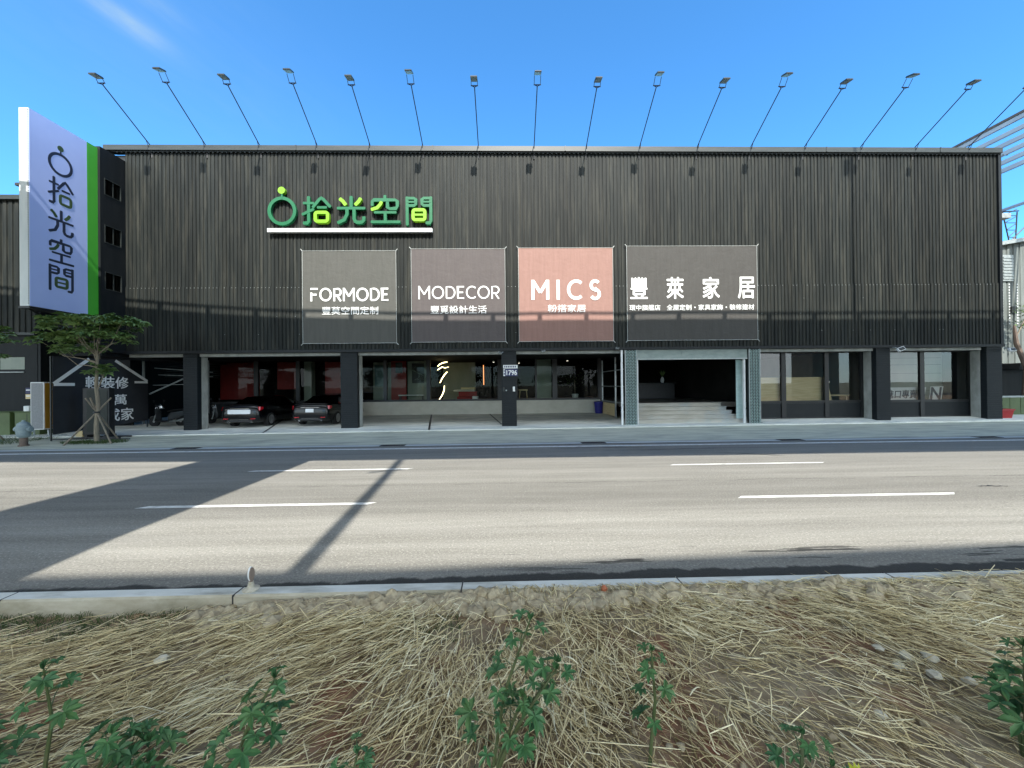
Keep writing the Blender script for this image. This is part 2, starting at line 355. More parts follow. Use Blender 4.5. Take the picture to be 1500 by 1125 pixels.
# road material: worn asphalt with lane wear, aggregate, a dark sealed strip by the kerb
def road_mat():
    m = bpy.data.materials.new('worn_asphalt'); m.use_nodes = True; t = m.node_tree; b = t.nodes['Principled BSDF']
    b.inputs['Roughness'].default_value = .9; b.inputs['Specular IOR Level'].default_value = .25
    tc = t.nodes.new('ShaderNodeTexCoord'); sep = t.nodes.new('ShaderNodeSeparateXYZ'); t.links.new(tc.outputs['Object'], sep.inputs[0])
    def noise(sc, scale, det=5):
        mp = t.nodes.new('ShaderNodeMapping'); mp.inputs['Scale'].default_value = sc; t.links.new(tc.outputs['Object'], mp.inputs[0])
        n = nd(t, 'ShaderNodeTexNoise', Scale=scale, Detail=det, Roughness=.65); t.links.new(mp.outputs[0], n.inputs['Vector']); return n.outputs[0]
    def mix(fac, a, c, col=True):
        x = nd(t, 'ShaderNodeMix', data_type='RGBA'); t.links.new(fac, x.inputs[0])
        if isinstance(a, tuple): x.inputs[6].default_value = rgba(a)
        else: t.links.new(a, x.inputs[6])
        x.inputs[7].default_value = rgba(c); return x.outputs[2]
    def mr(src, a, c, lo=0., hi=1.):
        n = nd(t, 'ShaderNodeMapRange'); n.inputs[1].default_value = a; n.inputs[2].default_value = c; n.inputs[3].default_value = lo; n.inputs[4].default_value = hi
        t.links.new(src, n.inputs[0]); return n.outputs[0]
    def ma(op, a, c=None):
        n = nd(t, 'ShaderNodeMath', operation=op)
        for i, q in enumerate((a, c)):
            if q is None: continue
            if isinstance(q, (int, float)): n.inputs[i].default_value = q
            else: t.links.new(q, n.inputs[i])
        return n.outputs[0]
    base = mix(mr(noise((.25, 3.2, 1), 1.2), .35, .66), (.200, .192, .168), (.262, .252, .224))
    base = mix(ma('MULTIPLY', mr(noise((1, 1, 1), 34, 3), .53, .68), .70), base, (.42, .405, .36))   # pale stone chips
    base = mix(ma('MULTIPLY', mr(noise((1, 1, 1), 42, 3), .47, .33), .55), base, (.075, .072, .064))  # dark pits
    rp = t.nodes.new('ShaderNodeValToRGB'); el = rp.color_ramp.elements
    el[0].position = 0; el[0].color = (.95,) * 3 + (1,); el[1].position = 1; el[1].color = (1,) * 3 + (1,)
    for pp, vv in ((.08, 1.0), (.14, 1.22), (.24, 1.20), (.30, .92), (.42, .88), (.475, .92), (.50, 1.08), (.58, 1.10), (.63, .95), (.70, 1.0), (.78, 1.08)):
        e = el.new(pp); e.color = (vv,) * 3 + (1,)
    t.links.new(mr(sep.outputs[1], 3.6, 12.6), rp.inputs[0])
    mu = nd(t, 'ShaderNodeMix', data_type='RGBA', blend_type='MULTIPLY'); mu.inputs[0].default_value = 1; t.links.new(base, mu.inputs[6]); t.links.new(rp.outputs[0], mu.inputs[7]); base = mu.outputs[2]
    # wheel-track darkening, long streaks
    trk = ma('MULTIPLY', mr(ma('SINE', ma('MULTIPLY', sep.outputs[1], 3.9)), .0, 1.0), mr(noise((.09, 1.6, 1), 1.6), .36, .62))
    base = mix(ma('MULTIPLY', trk, .20), base, (.085, .082, .074))
    vn = noise((.9, .9, 1), .55, 8); hair = ma('MULTIPLY', mr(ma('ABSOLUTE', ma('SUBTRACT', vn, .5)), .0, .0035, 1, 0), mr(noise((.25, .25, 1), 1.0, 3), .52, .60))
    base = mix(ma('MULTIPLY', hair, .55), base, (.07, .066, .058))
    spots = ma('MULTIPLY', mr(noise((1.0, 1.6, 1), 2.6, 3), .70, .76), mr(noise((.2, .9, 1), 1.0, 2), .48, .60)); base = mix(ma('MULTIPLY', spots, .35), base, (.07, .068, .06))
    # ragged crack along the lane joint
    wob = ma('ADD', sep.outputs[1], mr(noise((1.2, 0, 1), 1.0, 7), 0, 1, -.16, .16))
    crack = mr(ma('ABSOLUTE', ma('SUBTRACT', wob, 7.85)), .0, .025, 1, 0)
    base = mix(ma('MULTIPLY', crack, mr(noise((.5, .5, 1), 1.1), .45, .55, 0, .75)), base, (.04, .038, .034))
    # dark wet seal by the near kerb
    ed = ma('ADD', sep.outputs[1], mr(noise((1.1, 0, 1), 1.3, 8), 0.2, .8, -.13, .13))
    wet = mr(ma('SUBTRACT', ed, mr(sep.outputs[0], -2.5, 1.5, -.07, .06)), 4.07, 4.03, 0, 1)
    wet2 = ma('MULTIPLY', mr(noise((.45, 4.5, 1), 1.3, 4), .58, .61), mr(sep.outputs[1], 4.75, 4.55, 0, 1))
    base = mix(ma('MULTIPLY', ma('MAXIMUM', wet, ma('MULTIPLY', wet2, mr(sep.outputs[0], -.5, 1.2))), .85), base, (.022, .023, .023))
    t.links.new(base, b.inputs['Base Color'])
    bp = nd(t, 'ShaderNodeBump', Strength=.7, Distance=.010); t.links.new(noise((1, 1, 1), 45, 5), bp.inputs['Height']); t.links.new(bp.outputs[0], b.inputs['Normal'])
    return m
road = flat('road', -140, 140, 3.55, 12.9, 0, None).build('road', road_mat()); tag(road, 'worn grey asphalt road running past the dark shop building', 'road', kind='structure')
def dash(x0, x1, y, w=.12):
    mb = MB(); k = .14
    mb.add([(x0 - .0, y - w / 2, .005), (x1 - k, y - w / 2, .005), (x1, y + w / 2, .005), (x0 + k, y + w / 2, .005)], [(0, 1, 2, 3)]); return mb
for i in range(-4, 5):
    dash(-6.2 + 10.24 * i, -2.2 + 10.24 * i, 6.64).build('lane_dash', M['paint'], road)
    dash(-6.15 + 10.2 * i, -2.2 + 10.2 * i, 9.38, .11).build('lane_dash', M['paint'], road)
flat('e', -140, 140, 12.33, 12.52, .005, None).build('edge_line', M['paint'], road)
# a couple of tar scars
mt = MB()
for (x0, y0, x1, y1, w) in ((3.0, 11.55, 8.0, 11.75, .05), (6.2, 11.0, 7.7, 10.3, .05), (9.6, 6.0, 10.6, 5.97, .04), (9.4, 4.9, 11.6, 4.95, .035), (1.4, 12.02, 5.2, 12.1, .045), (8.9, 7.1, 9.5, 7.05, .04)):
    n = 12; L = []; Q = []
    for i in range(n + 1):
        u = i / n; x = x0 + (x1 - x0) * u; y = y0 + (y1 - y0) * u + random.uniform(-.03, .03); ww = w * (.4 + random.random()) * (.3 + math.sin(math.pi * u))
        L.append((x, y - ww / 2, .006)); Q.append((x, y + ww / 2, .006))
    mt.add(L + Q, [(i, i + 1, n + 2 + i, n + 1 + i) for i in range(n)])
mt.build('tar_scar', mat('tar', (.02, .02, .02), rough=.7), road)

# far gutter and apron (rises from the gutter to the slab)
def slab_edge(x): return np.interp(x, [-40, -16, 0, 12, 24, 60], [15.6, 15.95, 16.6, 17.0, 17.3, 17.6])
gut = flat('gutter', -140, 140, 12.9, 13.25, .012, None).build('gutter', M['gutter']); tag(gut, 'pale concrete gutter strip along the far road edge', 'gutter', kind='structure')
flat('j', -140, 140, 13.25, 13.31, .002, None).build('drain_joint', M['black'], gut)
for k, x in enumerate((-3.75, 3.05, 9.9, 16.9, -10.6)):
    mb = MB(); mb.box(x - .42, x + .42, 12.93, 13.24, .013, .02)
    for q in range(9): mb.box(x - .38 + q * .088, x - .34 + q * .088, 12.95, 13.22, .02, .026)
    mb.build('drain_grate', M['plastic'], gut)
xs = np.concatenate([[-140, -60], np.linspace(-30, 30, 61), [60, 140]])
mb = MB(); rows = 7; vs = []
for x in xs:
    e = slab_edge(x)
    for j in range(rows): u = j / (rows - 1); vs.append((x, 13.31 + (e + .02 - 13.31) * u, .012 + .075 * u))
mb.add(vs, [(i * rows + j, (i + 1) * rows + j, (i + 1) * rows + j + 1, i * rows + j + 1) for i in range(len(xs) - 1) for j in range(rows - 1)])
ap = mb.build('pavement', M['apron']); tag(ap, 'grey green paved forecourt strip between gutter and shop slab', 'pavement', kind='structure')
# raised slab that runs under the building
def slab_z(x, y):
    if x > 11.9: return float(np.interp(y, [15, 17.1, 18.2, 60], [.12, .135, .285, .285]))
    return float(np.interp(y, [15, 17, 23.5, 60], [.12, .13, .282, .282]))
sx = sorted(set(list(np.linspace(-24, 11.9, 40)) + list(np.linspace(11.9005, 30, 20)))); mb = MB(); vs = []; rows = 9
for x in sx:
    e = slab_edge(x); vs.append((x, e, .02)); 
    for j in range(rows):
        y = e + .012 + (24.6 - e) * (j / (rows - 1)) ** 1.6; vs.append((x, y, slab_z(x, y)))
n = rows + 1
mb.add(vs, [(i * n + j, (i + 1) * n + j, (i + 1) * n + j + 1, i * n + j + 1) for i in range(len(sx) - 1) for j in range(n - 1)])
slab = mb.build('forecourt_slab', M['slab']); tag(slab, 'pale concrete parking slab in front of and under the shop', 'slab', kind='structure')
for (x0, y0, x1, y1) in ((-4.35, 23.3, -3.2, 16.48), (-.85, 23.3, -.1, 18.2), (-12.2, 21.5, -10.05, 16.25)):
    mb = MB(); n = 8; L = []
    for i in range(n + 1):
        u = i / n; x = x0 + (x1 - x0) * u; y = y0 + (y1 - y0) * u
        for d in (-.045, .045): L.append((x + d, y, slab_z(x, y) + .006))
    mb.add(L, [(2 * i, 2 * i + 1, 2 * i + 3, 2 * i + 2) for i in range(n)]); mb.build('slab_joint', M['black'], slab)

# near kerb
mb = MB(); xs = np.linspace(-60, 60, 121)
prof = [(3.60, -.03), (3.60, .155), (3.575, .18), (3.455, .18), (3.435, .165), (3.43, -.05)]
mb.loft([[(x, y, z) for y, z in prof] for x in xs], closed=False, caps=False)
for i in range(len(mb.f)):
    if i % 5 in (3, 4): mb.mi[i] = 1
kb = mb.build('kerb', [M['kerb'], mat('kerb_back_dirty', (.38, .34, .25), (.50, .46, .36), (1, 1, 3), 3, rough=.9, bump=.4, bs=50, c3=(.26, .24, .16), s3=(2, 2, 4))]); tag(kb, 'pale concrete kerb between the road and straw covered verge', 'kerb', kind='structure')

for k in range(-9, 10): MB().box(-.4 + 2.0 * k, -.388 + 2.0 * k, 3.432, 3.598, .10, .1815).build('kerb_joint', M['plastic'], kb)
# verge soil
def vnoise(x, y, s, seed=0):
    # cheap value noise
    X = np.asarray(x, float) * s + seed * 17.3; Yy = np.asarray(y, float) * s + seed * 7.1
    xi = np.floor(X); yi = np.floor(Yy); fx = X - xi; fy = Yy - yi; fx = fx * fx * (3 - 2 * fx); fy = fy * fy * (3 - 2 * fy)
    h = lambda a, b: np.modf(np.abs(np.sin(a * 127.1 + b * 311.7 + seed) * 43758.5453))[0]
    return (h(xi, yi) * (1 - fx) + h(xi + 1, yi) * fx) * (1 - fy) + (h(xi, yi + 1) * (1 - fx) + h(xi + 1, yi + 1) * fx) * fy
def soil_z(x, y):
    x = np.asarray(x, float); y = np.asarray(y, float)
    z = .085 + .05 * (vnoise(x, y, 1.3, 1) - .5) + .05 * (vnoise(x, y, 4.2, 2) - .5) + .028 * (vnoise(x, y, 11, 3) - .5)
    z = z + .05 * np.clip((x + 1) / 4, -1, 1) * np.clip((y - 1.5) / 1.9, 0, 1)
    z = z - .018 * np.clip((y - 2.9) / .5, 0, 1) * np.clip((-x - 2.2) / 1.2, 0, 1)
    return np.where(y > 3.40, np.minimum(z, .15), z)
gx = np.concatenate([[-60, -30, -15, -10], np.arange(-7, 7.001, .045), [10, 15, 30, 60]]); gy = np.concatenate([[-14.5, -9, -5, -2, -.5, .3], np.arange(.8, 3.441, .04), [3.44]])
GX, GY = np.meshgrid(gx, gy); GZ = soil_z(GX, GY)
nx = len(gx); ny = len(gy); mb = MB()
mb.add(np.stack([GX.ravel(), GY.ravel(), GZ.ravel()], 1).tolist(), [(j * nx + i, j * nx + i + 1, (j + 1) * nx + i + 1, (j + 1) * nx + i) for j in range(ny - 1) for i in range(nx - 1)])
M['soil'] = mat('dry_earth', (.17, .13, .085), (.36, .29, .19), (1, 1, 1), 5, 8, rough=.95, bump=.6, bs=25, bdist=.02, c3=(.26, .075, .035), s3=(1.5, 1.5, 1.5))
so = mb.build('verge_soil', M['soil'], smooth=True); tag(so, 'dry brown and reddish earth of the roadside verge', 'soil', kind='structure')

# ------------------------------------------------------------------ straw, clods, grass (uncountable)
def strips(name, m, P, W, tint):
    """P: (N,4,3) strand points, W: (N,) widths -> one mesh of three-sided blades"""
    N = len(P); T = P[:, -1] - P[:, 0]; T /= np.linalg.norm(T, axis=1)[:, None] + 1e-9
    up = np.array([0, 0, 1.0]); A = np.cross(T, up); A /= np.linalg.norm(A, axis=1)[:, None] + 1e-9; B = np.cross(A, T)
    K = P.shape[1]; V = np.zeros((N, K, 3, 3)); rot = rng.uniform(0, 6.28, N)
    for k in range(K):
        ww = W * (1.0 if 0 < k < K - 1 else .7)
        for c in range(3):
            a = rot + c * 2.094
            V[:, k, c] = P[:, k] + A * (np.cos(a) * ww)[:, None] * .62 + B * (np.sin(a) * ww)[:, None] * .38
    idx = np.arange(N * K * 3).reshape(N, K, 3); F = []
    for k in range(K - 1):
        for c in range(3):
            d = (c + 1) % 3; F.append(np.stack([idx[:, k, c], idx[:, k, d], idx[:, k + 1, d], idx[:, k + 1, c]], 1))
    F = np.concatenate(F); me = bpy.data.meshes.new(name)
    me.vertices.add(N * K * 3); me.vertices.foreach_set('co', V.ravel().astype(np.float32))
    me.loops.add(F.size); me.loops.foreach_set('vertex_index', F.ravel().astype(np.int32))
    me.polygons.add(len(F)); me.polygons.foreach_set('loop_start', np.arange(0, F.size, 4, dtype=np.int32))
    me.update(calc_edges=True); me.validate()
    at = me.attributes.new('tint', 'FLOAT', 'POINT'); at.data.foreach_set('value', np.repeat(tint, K * 3).astype(np.float32))
    me.materials.append(m); o = bpy.data.objects.new(name, me); COL.objects.link(o); return o
def tint_mat(name, stops, rough=.7):
    m = bpy.data.materials.new(name); m.use_nodes = True; t = m.node_tree; b = t.nodes['Principled BSDF']; b.inputs['Roughness'].default_value = rough; b.inputs['Specular IOR Level'].default_value = .3
    a = nd(t, 'ShaderNodeAttribute', attribute_name='tint'); r = t.nodes.new('ShaderNodeValToRGB'); el = r.color_ramp.elements
    el[0].position, el[0].color = stops[0][0], rgba(stops[0][1]); el[1].position, el[1].color = stops[-1][0], rgba(stops[-1][1])
    for p, c in stops[1:-1]: e = el.new(p); e.color = rgba(c)
    t.links.new(a.outputs['Fac'], r.inputs[0]); t.links.new(r.outputs[0], b.inputs['Base Color']); return m
def lay_straw(N):
    x = rng.uniform(-6.6, 6.6, N); y = rng.uniform(.9, 3.47, N)
    dens = .10 + 1.25 * vnoise(x, y, 1.5, 5) * (.45 + vnoise(x, y, 4.6, 6))
    dens *= np.clip((y - 1.62) / .60, .05, 1.0)
    dens *= 1 - .9 * np.clip((-x - 2.3) / .8, 0, 1) * np.clip((y - 2.95) / .3, 0, 1)          # grassy left corner
    dens *= 1 - .85 * np.clip((y - 3.1) / .18, 0, 1) * np.clip((.0 - x) / .4, 0, 1)             # clods by the kerb, left of centre
    keep = rng.uniform(0, .85, N) < dens; x, y = x[keep], y[keep]; n = len(x)
    th = np.interp(x, [-6, -3, -1.5, -.4, .5, 1.5, 3, 6], [20, 28, 38, 58, 96, 124, 144, 154])
    th = th + 62 * (vnoise(x, y, 1.3, 8) - .5) + 30 * (vnoise(x, y, 4.5, 18) - .5) + rng.normal(0, 1, n) * np.interp(x, [-3, -1, .3, 1.5, 3], [11, 17, 34, 30, 24])
    odd = rng.uniform(0, 1, n) < .20; th = np.where(odd, rng.uniform(0, 180, n), th); th = np.radians(th)
    L = rng.gamma(2.0, .068, n).clip(.03, .50); L = np.where(y > 3.15, L * .7, L)
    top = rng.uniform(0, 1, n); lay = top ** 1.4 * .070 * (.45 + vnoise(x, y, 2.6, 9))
    tilt = rng.normal(0, .13, n); D = np.stack([np.cos(th), np.sin(th), tilt], 1)
    Nn = np.stack([-np.sin(th), np.cos(th), np.zeros(n)], 1)
    kink = rng.normal(0, .010, n) + (rng.uniform(0, 1, n) < .12) * rng.normal(0, .16, n); kz = (rng.uniform(0, 1, n) < .10) * np.abs(rng.normal(0, .12, n))
    zc = np.maximum(soil_z(x, np.minimum(y, 3.40)), .0) + lay + .006 + np.abs(tilt) * L * .36
    P = np.zeros((n, 4, 3))
    for k, u in enumerate((-.5, -.14, .2, .5)):
        w = 1 - (2 * u) ** 2
        q = np.stack([x, y, zc], 1) + D * (L * u)[:, None] + Nn * (kink * L * w)[:, None]; q[:, 2] += kz * L * w
        P[:, k] = q
    over = np.maximum(P[:, :, 1].max(1) - np.where(x < -.2, 3.39, 3.50), 0); P[:, :, 1] -= over[:, None]
    P[:, :, 2] = np.maximum(P[:, :, 2], soil_z(P[:, :, 0], np.minimum(P[:, :, 1], 3.40)) + .002)
    P[:, :, 2] = np.where(P[:, :, 1] > 3.41, np.maximum(P[:, :, 2], .186), P[:, :, 2])
    W = rng.gamma(5, .00078, n).clip(.0018, .0085); T = (.15 + .62 * top) * (.55 + .75 * rng.beta(2, 2, n)) + .22 * (vnoise(x, y, 1.5, 12) - .5)  # lower strands coloured darker, imitating shade in the gaps
    return P, W, T.clip(0, 1)
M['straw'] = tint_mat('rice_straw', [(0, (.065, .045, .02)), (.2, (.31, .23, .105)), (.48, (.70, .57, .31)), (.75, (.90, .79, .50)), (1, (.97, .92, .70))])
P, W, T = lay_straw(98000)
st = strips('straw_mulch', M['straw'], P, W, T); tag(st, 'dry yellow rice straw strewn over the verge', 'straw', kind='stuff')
# clods
def lump(mb, c, r, seed, n=1, flat=.75):
    rd = random.Random(seed); bm = bmesh.new(); bmesh.ops.create_icosphere(bm, subdivisions=n, radius=1)
    a = rd.uniform(0, 6.28); sxx, syy = rd.uniform(.75, 1.3), rd.uniform(.75, 1.2)
    for v in bm.verts:
        k = rd.uniform(.72, 1.2); p = v.co * k
        x, y = p.x * sxx, p.y * syy; v.co = Vector((c[0] + r * (x * math.cos(a) - y * math.sin(a)), c[1] + r * (x * math.sin(a) + y * math.cos(a)), c[2] + r * flat * p.z))
    bm.verts.index_update(); mb.add([v.co[:] for v in bm.verts], [[v.index for v in f.verts] for f in bm.faces]); bm.free()
mb = MB()
for i in range(2600):
    x = random.uniform(-6, 6)
    if i < 1900: y = 3.40 - abs(random.gauss(0, .10)); x = random.uniform(-2.6, 1.0) if i < 1250 else random.uniform(-1, 6)
    else: y = random.uniform(1.3, 3.3)
    if y > 3.40: continue
    r = random.gammavariate(3, .0085) * (1.6 if i < 1900 else 1) + .006
    lump(mb, (x, y, float(soil_z(x, y)) + r * .4), min(r, .075) if i < 1900 else min(r, .024), i)
tag(mb.build('soil_clods', M['clod']), 'dry crumbled soil clods heaped along the kerb and under straw', 'soil clods', kind='stuff')
# short grass at the left corner and sparse green blades
def blades(N, x0, x1, y0, y1, h, fz):
    x = rng.uniform(x0, x1, N); y = rng.uniform(y0, y1, N); a = rng.uniform(0, 6.28, N); l = rng.uniform(.5, 1, N) * h; P = np.zeros((N, 4, 3)); z = fz(x, y)
    for k, u in enumerate((0, .35, .7, 1)):
        P[:, k, 0] = x + np.cos(a) * l * .55 * u * u; P[:, k, 1] = y + np.sin(a) * l * .55 * u * u; P[:, k, 2] = z + l * u * (1 - .25 * u)
    return P, np.full(N, .0035), rng.uniform(0, 1, N)
M['grassblade'] = tint_mat('grass_blades', [(0, (.025, .055, .012)), (.6, (.06, .11, .03)), (1, (.13, .16, .05))])
pb = [blades(3800, -6.2, -2.75, 3.0, 3.42, .06, soil_z), blades(500, -.9, -.35, 2.85, 3.15, .05, soil_z), blades(420, -3, 3, 1.2, 3.2, .05, soil_z)]
gr = strips('verge_grass', M['grassblade'], *[np.concatenate([q[i] for q in pb]) for i in range(3)]); tag(gr, 'short green grass growing at the kerb in the left corner', 'grass', kind='stuff')

# stones (countable)
for k, (x, y, r, lab) in enumerate([(-2.39, 2.73, .045, 'single white stone lying on straw left of the shrubs'),
        (2.55, 2.58, .028, 'small pale stone at the back of the stone cluster on the right'), (2.66, 2.51, .040, 'largest pale stone of the cluster on the right'),
        (2.52, 2.42, .030, 'pale stone in the middle of the cluster on the right'), (2.78, 2.47, .038, 'flat pale stone at the right end of the stone cluster'),
        (2.64, 2.32, .036, 'pale stone at the front of the cluster on the right'), (2.80, 2.27, .033, 'front right pale stone beyond the cluster near the corner plant'),
        (2.06, 2.08, .030, 'lone pale stone near the bottom edge right of the small plant')]):
    mb = MB(); z = float(soil_z(x, y)) + .05; lump(mb, (x, y, z), r, 300 + k, 2, .6); tag(mb.build('stone', M['stone'], smooth=True), lab, 'stone', 'pale stones on the verge')
mb = MB(); lump(mb, (.88, 3.42, .175), .035, 77, 2, .9); tag(mb.build('brick_lump', M['terracotta']), 'orange terracotta lump lying against the kerb', 'brick lump')

# delineator on the kerb
t = thing('kerb_delineator', 'pale post delineator with oval brown reflector standing on the kerb', 'delineator', (-2.30, 3.535, .18))
MB().lathe([(.0, 0), (.068, 0), (.070, .007), (.055, .014), (.030, .024), (.021, .065), (.023, .07), (0.0, .072)], (-2.30, 3.535, .18), 24).build('base', M['stone'], t, True)
mb = MB(); ring = []
for u in range(24):
    a = 2 * math.pi * u / 24; ring.append((.026 * math.cos(a), .062 * math.sin(a)))
ca, sa = math.cos(R(74)), math.sin(R(74)); c0 = Vector((-2.296, 3.535, .318))
for off0, off1, mi, k in ((.0, .014, 1, 1.06), (-.010, .0, 0, .98)):
    mb.loft([[tuple(c0 + Vector((x * k * ca - o * sa, x * k * sa + o * ca, z * k))) for x, z in ring] for o in (off1, off0)], mi=mi)
mb.build('reflector', [M['reflector'], M['white']], t, True)
MB().tube([(-2.298, 3.535, .25), (-2.298, 3.535, .29)], .014, 8).build('stem', M['reflector'], t)

exec_parts = []
# ================================================================== MAIN BUILDING
B = thing('shop_building', 'long dark corrugated metal shop building with open ground floor bays', 'building', (3.3, 17.5, 0))
def corrugated(mb, x0, x1, z0, z1, y, pitch=.165, d=.032, mi=0):
    pts = []; x = x0
    while x < x1 - 1e-6:
        j = random.uniform(-.005, .005)
        for dx, dy in ((0, j), (.115, j), (.128, d + j), (.187, d + j)):
            xx = x + dx * pitch / .2
            if xx < x1: pts.append((xx, y + dy))
        x += pitch
    pts.append((x1, y)); n = len(pts)
    mb.add([(p[0], p[1], z0) for p in pts] + [(p[0], p[1], z1) for p in pts], [(i, i + 1, n + i + 1, n + i) for i in range(n - 1)], mi)
mb = MB(); corrugated(mb, -16.78, 23.28, 6.50, 12.56, 17.515); mb.build('upper_cladding', M['cladding'], B)
mb = MB(); corrugated(mb, -16.78, 23.28, 3.69, 6.56, 17.485)
for i in range(242):
    if random.random() < .8:
        x = -16.78 + i * .165 + .047; mb.box(x - .012, x + .012, 17.474, 17.4845, 6.49, 6.51, 1)
for i in range(60):
    x = -16.78 + random.randrange(241) * .165 + .047; z = random.choice((4.4, 5.2, 5.9)); mb.box(x - .010, x + .010, 17.474, 17.4845, z - .009, z + .009, 1)
mb.build('lower_cladding', [M['cladding'], M['galv']], B)
mb = MB(); mb.box(-17.6, 23.40, 17.36, 17.75, 12.62, 12.84)
for i in range(int(41 / .1)):
    x = -17.2 + i * .1
    if i % 2: mb.box(x, x + .06, 17.44, 17.48, 12.545, 12.575)
mb.box(-17.3, 23.38, 17.43, 17.70, 12.58, 12.618, 0)
for x in (-9.2, -3.1, 2.9, 9.0, 15.0, 20.4): mb.box(x, x + .05, 17.345, 17.37, 12.63, 12.85)
mb.build('parapet_cap', M['cap'], B)
MB().box(23.28, 23.42, 17.44, 17.72, 3.69, 12.618).build('corner_trim', M['trim'], B)
MB().box(-16.80, 23.42, 17.40, 17.60, 3.57, 3.688).build('fascia_trim', M['trim'], B)
MB().box(-16.80, 22.6, 17.66, 18.0, 3.44, 3.566).build('lintel_beam', M['concrete'], B)
# body: side and rear walls, roof, upper floor (all solid slabs)
mb = MB(); mb.box(23.05, 23.38, 17.75, 36, 0, 12.48); mb.box(-19.6, 23.0, 35.7, 36, 0, 12.48); mb.box(-19.3, -18.95, 24.2, 35.6, 0, 12.0); mb.build('outer_wall', M['cladding_dark'], B)
MB().box(-19.3, 23.38, 17.78, 36.1, 12.49, 12.60).build('roof', M['cap'], B)
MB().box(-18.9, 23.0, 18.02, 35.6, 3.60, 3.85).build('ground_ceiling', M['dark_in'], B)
MB().box(-18.9, 23.0, 17.60, 17.64, 3.70, 12.45).build('wall_lining', M['black'], B)
MB().box(-18.9, 6.1, 23.7, 35.6, .80, .99).build('showroom_floor', M['floor_in'], B)
MB().box(6.15, 23.0, 19.25, 35.6, .80, 1.05).build('showroom_floor', M['floor_in'], B)
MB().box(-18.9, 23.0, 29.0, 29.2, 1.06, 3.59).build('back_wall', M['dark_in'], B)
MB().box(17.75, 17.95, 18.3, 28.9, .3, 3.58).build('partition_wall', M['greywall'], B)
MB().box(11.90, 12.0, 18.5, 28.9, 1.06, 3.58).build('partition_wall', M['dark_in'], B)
# left wing with windows in its right-hand wall
mb = MB()
zs = [3.6, 6.25, 7.0, 8.23, 9.0, 10.27, 10.97, 12.13]; ya, yb = 16.62, 17.34
mb.box(-17.0, -16.8, 16.45, ya, 3.6, 12.13); mb.box(-17.0, -16.8, yb, 17.62, 3.6, 12.13)
for i in (0, 2, 4, 6): mb.box(-17.0, -16.8, ya, yb, zs[i], zs[i + 1])
mb.box(-18.6, -17.0, 16.45, 16.65, 3.6, 12.13); mb.box(-18.6, -16.8, 16.45, 18.6, 12.13, 12.2); mb.box(-18.6, -17.0, 16.66, 24, 3.45, 3.598); mb.box(-18.6, -18.4, 16.66, 24, 3.6, 12.12); mb.box(-20.62, -18.61, 19.6, 19.8, .05, 11.6)  # last box is an added dark panel that blacks out the shaded gap
mb.build('side_wing', M['cladding_dark'], B)
MB().box(-17.9, -17.8, 16.7, 17.5, 3.7, 12.1).build('wing_lining', M['dark_in'], B)
for i in (1, 3, 5):
    z0, z1 = zs[i], zs[i + 1]; mb = MB()
    mb.box(-16.84, -16.785, ya, ya + .03, z0, z1); mb.box(-16.84, -16.785, yb - .03, yb, z0, z1); mb.box(-16.84, -16.785, ya + .03, yb - .03, z0, z0 + .03); mb.box(-16.84, -16.785, ya + .03, yb - .03, z1 - .03, z1); mb.box(-16.84, -16.80, 16.98, 17.01, z0 + .03, z1 - .03)
    w = mb.build('wing_window', M['cap'], B)
    MB().quad((-16.86, ya, z0), (-16.86, yb, z0), (-16.86, yb, z1), (-16.86, ya, z1)).build('pane', M['glass'], w)
    MB().box(-17.2, -17.16, ya + .02, 16.95, z0, z1).build('blind', M['greywall'], w)
# columns: dark boarded face and a pale concrete core showing on the inner side
def column(x0, x1, core):
    mb = MB(); mb.box(x0, x1, 17.53, 17.75, .10, 3.57)
    z = .14
    while z < 3.5:
        h = random.uniform(.085, .12); mb.box(x0 + .004, x1 - .004, 17.5 + random.uniform(0, .012), 17.529, z, z + h - .012); z += h
    c = mb.build('column', M['slat'], B)
    if core == 'r': MB().box(x0 + .05, x1 + .014, 17.76, 18.12, .1, 3.43).build('concrete_core', M['concrete'], c)
    if core == 'l': MB().box(x0 - .014, x1 - .05, 17.76, 18.14, .1, 3.43).build('concrete_core', M['concrete'], c)
    return c
column(-14.31, -13.69, 'r'); column(-7.34, -6.59, 'r'); c3 = column(-.08, .60, ''); column(17.37, 18.04, 'l'); column(22.66, 23.40, 'l')
MB().box(-.02, .06, 17.47, 17.499, 1.72, 1.92).build('mail_slot', M['cap'], c3)
MB().bbox(.43, .53, 17.46, 17.499, 1.72, 1.94, .01).build('switch_box', M['white'], c3)
MB().bbox(.10, .16, 17.46, 17.499, 1.74, 1.80, .008).build('bell_button', M['galv'], c3)
# house number plate
t = thing('house_number_plate', 'dark blue house number plate reading 1796 on the central column', 'number plate', (.32, 17.46, 2.4))
MB().bbox(0.0, .655, 17.47, 17.497, 2.42, 2.75, .006).build('plate_face', M['numblue'], t)
mb = MB(); mb.box(.0, .655, 17.462, 17.469, 2.77, 2.925)
mb.box(.008, .085, 17.462, 17.469, 2.43, 2.735)
mb.build('white_strip', M['white'], t)
mb = MB(); put_text(mb, '1796', (.15, 17.4685, 2.47), (1, 0, 0), (0, 0, 1), (0, -1, 0), .47, .22, .004, .03); mb.build('digits', M['white'], t)
for q in [(.05 + i * .08, .10 + i * .08, 2.81, 2.89) for i in range(7)] + [(.025, .07, 2.62, 2.69), (.025, .07, 2.48, 2.57)]: MB().box(q[0], q[1], 17.458, 17.4615, q[2], q[3]).build('small_character', M['numblue'], t)

